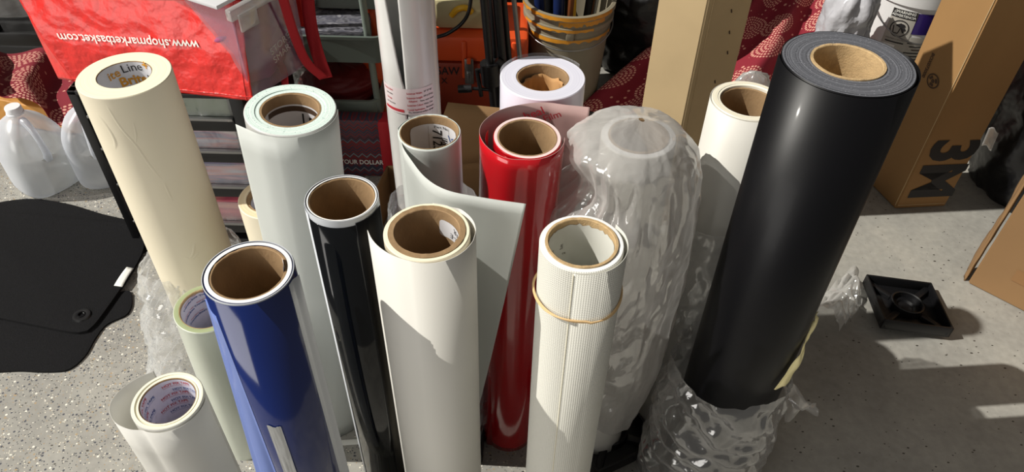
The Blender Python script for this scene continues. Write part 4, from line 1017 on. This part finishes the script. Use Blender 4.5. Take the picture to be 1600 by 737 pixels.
o = tube('black_hose', crv([PY(738, -40, 1.97), PY(734, 12, 1.965), PY(722, 36, 1.965), PY(700, 52, 1.965), PY(682, 58, 1.97)], 40), .0055, M['blk'], None); tag(o, 'thin black cable curving down in front of the beige case', 'cable')

# ================================================================== FOLDED BLACK LIGHT STAND
sp = P(778, 178, 0); sp.y = 1.84
hx = lambda x, y, Y=1.84: PY(x, y, Y)
e = thing('light_stand', 'folded black tripod light stand leaning by the beige pail', 'stand', (hx(770, 150).x, 1.84, 0))
lo = e.location
def st(n, a, b, r, m=M['blk']): return tube(n, [a - lo, b - lo], r, m, e, 12)
def line(a, b, z0_, z1_):
    d = (b - a) / (b.z - a.z); return a + d * (z0_ - a.z), a + d * (z1_ - a.z)
for (xa, ya, xb, yb, Y, r, nm) in ((770, 150, 756, 0, 1.84, .011, 'pole'), (790, 150, 776, 0, 1.86, .013, 'leg'), (800, 150, 787, 0, 1.88, .009, 'leg'), (778, 160, 768, 0, 1.90, .010, 'leg')):
    a, b = line(hx(xa, ya, Y), hx(xb, yb, Y), .004, .85); st(nm, a, b, r)
a = hx(765, 98); b = hx(768, 130); st('hub', a, b, .028)
a = hx(772, 60); b = hx(774, 92); 
kn = hx(732, 138) - lo; st('crank_arm', hx(765, 140), hx(738, 138), .005)
st('crank_knob', hx(716, 139), hx(737, 138), .012); st('brace', hx(745, 108), hx(752, 150), .006); st('brace', hx(762, 124), hx(748, 108), .005)
st('clamp', hx(775, 95), hx(800, 112), .012)
a, b = line(hx(812, 86, 1.9), hx(803, 0, 1.9), .20, .8); st('chrome_rod', a, b, .007, M['steel'])
a, b = line(hx(812, 86, 1.9), hx(803, 0, 1.9), .004, .2); st('leg', a, b, .010)

# ================================================================== BEIGE PAIL WITH TOOLS
PC = P(890, -6, .345); PC.z = 0
e = thing('beige_pail', 'beige plastic pail with dripped yellow paint round its rim, full of hand tools', 'bucket', PC)
RP = .140
lathe('pail_body', [(.0001, .002), (.105, .002), (.112, .008), (.128, .25), (.133, .252), (.133, .268), (.130, .27), (.131, .29), (RP, .292), (RP, .304), (.134, .306), (.134, .326), (RP + .003, .328), (RP + .003, .343), (.134, .345), (.130, .343), (.108, .012), (.0001, .010)], M['pail'], e, 96)
def pb_(r, a0, a1, z0_, z1_, seed):
    def fn(u, v):
        a = math.radians(a0 + (a1 - a0) * u); lowz = z0_ + (z1_ - z0_) * .5 * abs(noise.noise(Vector((u * 9, seed, 0)))) * 2; z = lowz + (z1_ - lowz) * v; return (r * math.cos(a), r * math.sin(a), z)
    return grid('paint_drip', fn, 60, 4, M['paint'], e)
pb_(RP + .0042, -170, -30, .330, .343, 1); pb_(RP + .0012, -160, -60, .293, .303, 2); pb_(.1355, -105, -40, .308, .325, 5); pb_(.1342, -150, -20, .254, .267, 7)
pb_(RP + .0015, 60, 20, .25, .345, 9)
bm = bmesh.new(); hp = [( .140 * math.cos(math.radians(t)), .148 * math.sin(math.radians(t)), .275 - .035 * math.sin(math.radians(-t))) for t in range(-180, 1, 6)]
add_tube(bm, hp, .0022, 8); from_bm('wire_handle', bm, M['steel'], e, True)
box('handle_lug', -.012, .012, -.140, -.128, .268, .30, M['pail'], e, .003)
tools = [(-.085, -.02, -.30, .05, 'teal', 'dark blue handled tool leaning at the left of the beige pail', .016), (-.055, .03, -.18, .1, 'blk', 'black handled tool in the beige pail, left of the blue-black ones', .015), (-.03, -.04, -.10, .0, 'teal', 'navy handled tool in the middle of the beige pail', .018),
         (.0, -.05, .02, -.02, 'brown', 'rust brown wooden handle in the beige pail', .010), (.03, -.03, -.12, .02, 'yellow', 'bright yellow handled tool in the beige pail', .013), (.055, .0, .22, .04, 'blk', 'black and grey tool leaning right in the beige pail', .012),
         (.075, -.04, .25, .0, 'steel', 'steel shafted tool leaning right in the beige pail', .006), (.09, .03, .12, .04, 'brown', 'orange brown stick at the right edge of the beige pail', .008), (-.01, .05, .0, .08, 'blk_film', 'black tool shaft standing at the back of the beige pail', .014)]
for (x, y, tx, ty, mm_, lbl, r) in tools:
    b = Vector((x * .7, y * .7, .02)); d = Vector((tx * .35, ty * .3, 1)).normalized()
    t = thing('hand_tool', lbl, 'tool', PC + b, None, 'hand tools in the beige pail')
    tube('handle', [d * s for s in (.20, .23, .30, .38, .43, .45)], [r * k for k in (.6, .9, 1, 1.05, 1.1, .6)], M[mm_], t, 14)
    tube('shaft', [d * .0, d * .21], r * .35, M['steel'], t, 10)

# ================================================================== BACK: BLACK BAGS, CLOTH, POST CARTON
blob('black_bin_bag', 'black bin bag slumped between the beige pail and cardboard column', 'bin bag', (.50, 2.42, 0), .27, .22, .60, M['garbage'], .05, 4, 1)
blob('black_bin_bag', 'black bin bag standing behind the folded light stand', 'bin bag', (.02, 2.78, 0), .22, .22, .50, M['garbage'], .04, 4, 6)
cloth('floral_cloth', 'large dark red cloth with pale flower medallions draped behind the cardboard column', [P(893, 176, .003), P(1345, 190, .003), PY(1400, -60, 2.50), PY(1175, -60, 2.50)], 1, .022, 9, M['cloth'], (1, 1), 5, sag=-.02)
E_ = PY(1107, 0, 1.50); Lf = PY(1037, 0, 1.56); Rt = PY(1176, 0, 1.60)
e = thing('cardboard_column', 'tall narrow light brown carton standing upright behind the bagged roll', 'box', (E_.x, E_.y, 0))
def prism(name, xy, z0_, z1_, m, parent, bev=.003):
    bm = bmesh.new(); lo_ = [bm.verts.new((x, y, z0_)) for x, y in xy]; hi = [bm.verts.new((x, y, z1_)) for x, y in xy]
    n = len(xy); bm.faces.new(lo_[::-1]); bm.faces.new(hi)
    for k in range(n): bm.faces.new((lo_[k], lo_[(k + 1) % n], hi[(k + 1) % n], hi[k]))
    bmesh.ops.bevel(bm, geom=bm.edges[:], offset=bev, segments=3, affect='EDGES'); return from_bm(name, bm, m, parent, True, 40)
a = Vector((Lf.x - E_.x - .012, Lf.y - E_.y)); b = Vector((Rt.x - E_.x, Rt.y - E_.y))
prism('carton_body', [(0, 0), (b.x, b.y), (a.x + b.x, a.y + b.y), (a.x, a.y)], 0, 1.0, M['card_lt'], e)
tube('edge_fold', [(b.x * .12, b.y * .12 - .0008, 0.01), (b.x * .12, b.y * .12 - .0008, .99)], .0014, M['card_lt'], e, 6)
for k, z in enumerate((.60, .545, .49, .42, .40)):
    t = .55 + .07 * (k % 3); tube('staple_hole', [(b.x * t, b.y * t - .001, z), (b.x * (t + .02), b.y * (t + .02) - .001, z - .008)], .0016, M['ink_brown'], e, 6)

# ================================================================== RIGHT: 3M CARTON, PAIL, BALL, BOX
A3 = Vector((1.075, 1.596)); B3 = Vector((1.223, 1.612)); C3 = Vector((1.035, 1.738))
e = thing('long_carton', 'tall upright brown carton with large black 3M lettering, right of the black roll', 'box', (A3.x, A3.y, 0))
ab = B3 - A3; ac = C3 - A3
prism('carton_body', [(0, 0), (ab.x, ab.y), (ab.x + ac.x, ab.y + ac.y), (ac.x, ac.y)], 0, 1.3, M['card'], e)
abn = ab.normalized(); acn = ac.normalized(); nf = Vector((abn.y, -abn.x)); nl = Vector((-acn.y, acn.x)); 
if nl.x > 0: nl = -nl
def frontface(x, y): p = abn * x + nf * .0012; return (p.x, p.y, y)
def leftface(x, y): p = acn * (ac.length - x) + nl * .0012; return (p.x, p.y, y)
text('brand_lettering', '3M', .158, M['ink'], e, lambda x, y: frontface(.079 + y * 1.10, .135 - x * .96), .035, 0, 1.05)
text('box_code', 'BOX073000', .0135, M['ink_brown'], e, lambda x, y: leftface(ac.length * .33 + y, .398 - x), .03)
def disc(name, fn, r0, r1, m, par, n=40, a0=0, a1=360):
    return grid(name, lambda u, v: fn((r0 + (r1 - r0) * v) * math.cos(math.radians(a0 + (a1 - a0) * u)), (r0 + (r1 - r0) * v) * math.sin(math.radians(a0 + (a1 - a0) * u))), n, 3, m, par)
lf = lambda x, y: leftface(ac.length * .56 + x * 1.25, .372 + y * 1.15)
disc('round_stamp', lf, .0135, .0165, M['ink_brown'], e); disc('round_stamp', lf, .0, .0045, M['ink_brown'], e)
for k in range(3):
    c, s = math.cos(k * 2.094 + .5), math.sin(k * 2.094 + .5); patch('stamp_arrow', lambda x, y, c=c, s=s: lf(c * .0085 + x * -s - y * c, s * .0085 + x * c - y * s), .010, .0055, M['ink_brown'], e, nx=4, ny=2)
tube('corrugated_edge', [(acn.x * .004 + nl.x * .0004, acn.y * .004 + nl.y * .0004, .01), (acn.x * .004 + nl.x * .0004, acn.y * .004 + nl.y * .0004, 1.28)], .0009, M['card_lt'], e, 6)
tube('flap_seam', [(abn.x * .004 + nf.x * .0004, abn.y * .004 + nf.y * .0004, .012), (abn.x * .142 + nf.x * .0004, abn.y * .142 + nf.y * .0004, .012)], .0009, M['card_lt'], e, 6)

# second carton, lower right
K = P(1508, 440); F2 = (P(1600, 487) - K).normalized(); B2 = Vector((-F2.y, F2.x, 0))
if B2.y < 0: B2 = -B2
e = thing('torn_carton', 'brown carton with torn open corner at the right edge of the photo', 'box', K)
f2 = Vector((F2.x, F2.y)) ; b2 = Vector((B2.x, B2.y))
prism('carton_body', [(.006 * f2.x + .0 * b2.x, .006 * f2.y), tuple(f2 * .42), tuple(f2 * .42 + b2 * .20), tuple(b2 * .20 + f2 * .02)], 0, .62, M['card_dk'], e)
for k, (o1, o2) in enumerate(((.000, -.013), (.004, -.004), (-.002, .006))):
    def fl(u, v, o1=o1, o2=o2, k=k):
        w_ = .016 + .012 * k + .005 * noise.noise(Vector((v * 22, k, 0)))
        p = f2 * (.004 + o2 * .5 - .004 * k) + b2 * (.002 + .010 * k) + (-f2 * .4 + b2) * (w_ * u) * (1 - .35 * math.sin(v * 9 + k) ** 2)
        return (p.x + .002 * noise.noise(Vector((v * 15, u * 3, k))), p.y, .62 * v + .0)
    grid('torn_flap', fl, 6, 60, M['card_dk'], e, .003)
def f2f(x, y): p = f2 * x + Vector((f2.y, -f2.x)) * (1 if f2.y * 0 + (-f2.x) < 0 else -1) * .0012; return (p.x, p.y, y)
patch('paper_tape', lambda x, y: f2f(.115 + x, .085 + y), .07, .035, M['tape_card'], e, nx=4)

# black bin bag right
blob('black_bin_bag', 'big black bin bag behind the tall 3M lettered carton, right edge', 'bin bag', (1.50, 1.72, 0), .19, .19, .8, M['garbage'], .03, 4, 12)
o = grid('clear_tag', lambda u, v: PY(1545, 200, 1.56).lerp(PY(1562, 205, 1.56), u) + Vector((.006 * v, .0, -.055 * v + .006 * math.sin(u * 5))), 6, 10, M['clear_hazy'], None, .0005)
tag(o, 'small clear plastic tag hanging on the black bin bag at right', 'tag')

# white pail with purple label
YP = 2.12
zt_ = PY(1440, -8, YP).z; zp0 = PY(1440, 52, YP).z; zp1 = PY(1440, 20, YP).z; pxc = PY(1442, 30, YP).x
e = thing('white_pail', 'white plastic pail with purple label band and wire handle, behind the black roll', 'bucket', (pxc + .02, YP + .13, 0))
lathe('pail_body', [(.0001, .002), (.120, .002), (.126, .008), (.1355, zp1 + .012), (.142, zp1 + .014), (.143, zt_ - .004), (.139, zt_), (.0001, zt_)], M['pailwhite'], e, 80)
pf = lambda r, z: outside(r, z, -100)
def cone_r(z): return .126 + (.0095) * (z / (zp1 + .012)) + .0012
def pm(x, y, zc, az=-100, k=0): z = zc + y; r = cone_r(z) + k; a = math.radians(az) + x / r; return (r * math.cos(a), r * math.sin(a), z)
patch('purple_band', lambda x, y: pm(x, y, (zp0 + zp1) / 2 - .004, -72), .22, (zp1 - zp0) * 1.02, M['purple'], e, nx=40)
patch('logo_mark', lambda x, y: pm(x, y, zp1 - .018, -82, .0006), .010, .008, M['tag_white'], e, nx=4)
patch('grey_label', lambda x, y: pm(x, y, zp0 - .065, -72), .22, .10, M['greylabel'], e, nx=40)
for k in range(7): patch('label_text_line', lambda x, y, k=k: pm(x, y, zp0 - .035 - .011 * k, -74, .0006), .15 - .02 * (k % 3), .0035, M['ink'] if k != 2 else M['ink_brown'], e, nx=30, ny=2)
# warning panel, a slanted sticker on the pail
wz = PY(1395, 45, YP).z
def wp(x, y): return pm(x, y, wz - .004, -122, .0008)
patch('warning_label', wp, .074, .115, M['greylabel'], e, nx=20, ny=4)
wq = lambda x, y: pm(x, y, wz - .004, -122, .0015)
patch('warning_header', lambda x, y: wq(x, y + .044), .072, .026, M['ink'], e, nx=20)
wr = lambda x, y: pm(x, y, wz - .004, -122, .0022)
text('warning_print', 'WARNING', .012, M['tag_white'], e, lambda x, y: wr(x + .003, y + .050), .02); text('warning_print', 'ADVERTENCIA', .0105, M['tag_white'], e, lambda x, y: wr(x, y + .0385), .02)
tube('warning_triangle', [wr(-.031, .046), wr(-.025, .046), wr(-.028, .053), wr(-.031, .046)], .0007, M['tag_white'], e, 5)
disc('warning_ring', lambda x, y: wr(x, y - .002), .0245, .0275, M['ink'], e)
disc('child_figure', lambda x, y: wr(x * 1.5 + .004, y * .9 + .008), .0, .0075, M['ink'], e, 24); disc('child_figure', lambda x, y: wr(x + .014, y - .003), .0, .005, M['ink'], e, 20)
patch('child_figure', lambda x, y: wr(x + .010, y - .006), .018, .005, M['ink'], e, rot=-1.0, nx=4); patch('child_figure', lambda x, y: wr(x - .004, y + .010), .016, .006, M['ink'], e, rot=.5, nx=4)
for (x0, y0, x1, y1) in ((-.018, .004, -.014, -.018), (-.014, -.018, .0, -.018), (.0, -.018, .003, .0)): tube('bucket_figure', [wr(x0, y0), wr(x1, y1)], .0014, M['ink'], e, 6)
text('warning_print', 'CHILDREN CAN FALL', .006, M['ink'], e, lambda x, y: wr(x, y - .038), .0); patch('label_text_line', lambda x, y: wr(x, y - .048), .055, .004, M['ink'], e, nx=10, ny=2)
ha = [(.150 * math.cos(math.radians(t)), .152 * math.sin(math.radians(t)), zt_ - .02 - .13 * max(0, math.sin(math.radians(-t))) ** .8) for t in range(-185, 6, 5)]
bm = bmesh.new(); add_tube(bm, ha, .0023, 8); from_bm('wire_handle', bm, M['steel'], e, True)

bl = PY(1337, 20, 2.08)
blob('white_plastic_bag', 'stuffed whitish plastic bag with shiny wrinkles, left of the white pail', 'plastic bag', (bl.x - .01, 2.10, 0), .075, .075, bl.z + .085, mat('frosted_white_bag', (186, 186, 192), .25, coat=.4, bump=.9, bs=14, bd=.012), .016, 5, 21, top=.75)
o = blob('clear_scrap', 'small scrap of clear film on the red cloth behind the off-white roll', 'plastic film', (PY(1180, 112, 1.75).x, 1.75, 0), .06, .04, PY(1180, 112, 1.75).z, M['clear_hazy'], .012, 6, 14, top=.6)

# ================================================================== ROLL END CAPS
def endcap(loc, s, rz, label, tilt=(0, 0), two=None):
    e = thing('roll_end_cap', label, 'end cap', loc, (tilt[0], tilt[1], rz))
    h = s / 2; bm = bmesh.new()
    bm_box(bm, -h, h, -h, h, 0, .004, .0015)
    for a in (0, 1, 2, 3):
        Mx = Matrix.Rotation(a * PI / 2, 4, 'Z'); bm_box(bm, -h, h, -h, -h + .005, .002, .030, .002, 2, Mx)
    from_bm('cap_tray', bm, M['blk'], e, True, 40)
    for a in range(4):
        box('rib', .038, h * 1.36, -.008, .008, .003, .016, M['blk'], e, .004, Matrix.Rotation(PI / 4 + a * PI / 2, 4, 'Z'))
    lathe('core_ring', [(.0385, .004), (.0385, .024), (.0360, .026), (.0335, .024), (.0335, .004)], M['blk'], e, 48)
    lathe('centre_dish', [(.0335, .010), (.022, .012), (.019, .006), (.0001, .006)], M['blk'], e, 48)
    return e
q = [P(1342, 430), P(1450, 440), P(1477, 528), P(1362, 515)]; cc = sum(q, Vector()) / 4
endcap(cc + Vector((-.004, -.022, .010)), .160, math.atan2(q[1].y - q[0].y, q[1].x - q[0].x), 'square black plastic end cap lying alone on bare concrete, right of the rolls', (math.radians(-4), math.radians(3)))
E2 = P(671, 206, .762); e = endcap((E2.x - .005, E2.y + .03, 0), .150, math.radians(-3), 'square black end cap under the number-labelled roll, white sticker inside')
patch('white_sticker', lambda x, y: (.060 + x, .006 + y, .0185), .016, .028, M['tag_white'], e, rnd=.003, rot=-.5)
endcap((P(955, 700).x - .005, P(955, 700).y + .03, 0), .15, math.radians(28), 'square black end cap on the floor under the bagged roll')
o = box('paper_strip', -.03, .03, -.006, .006, 0, .002, M['tag_white'], None, .0005); o.location = P(546, 691, .001); o.rotation_euler = (0, 0, .1); tag(o, 'narrow white paper strip on the floor between the blue and black rolls', 'paper strip')
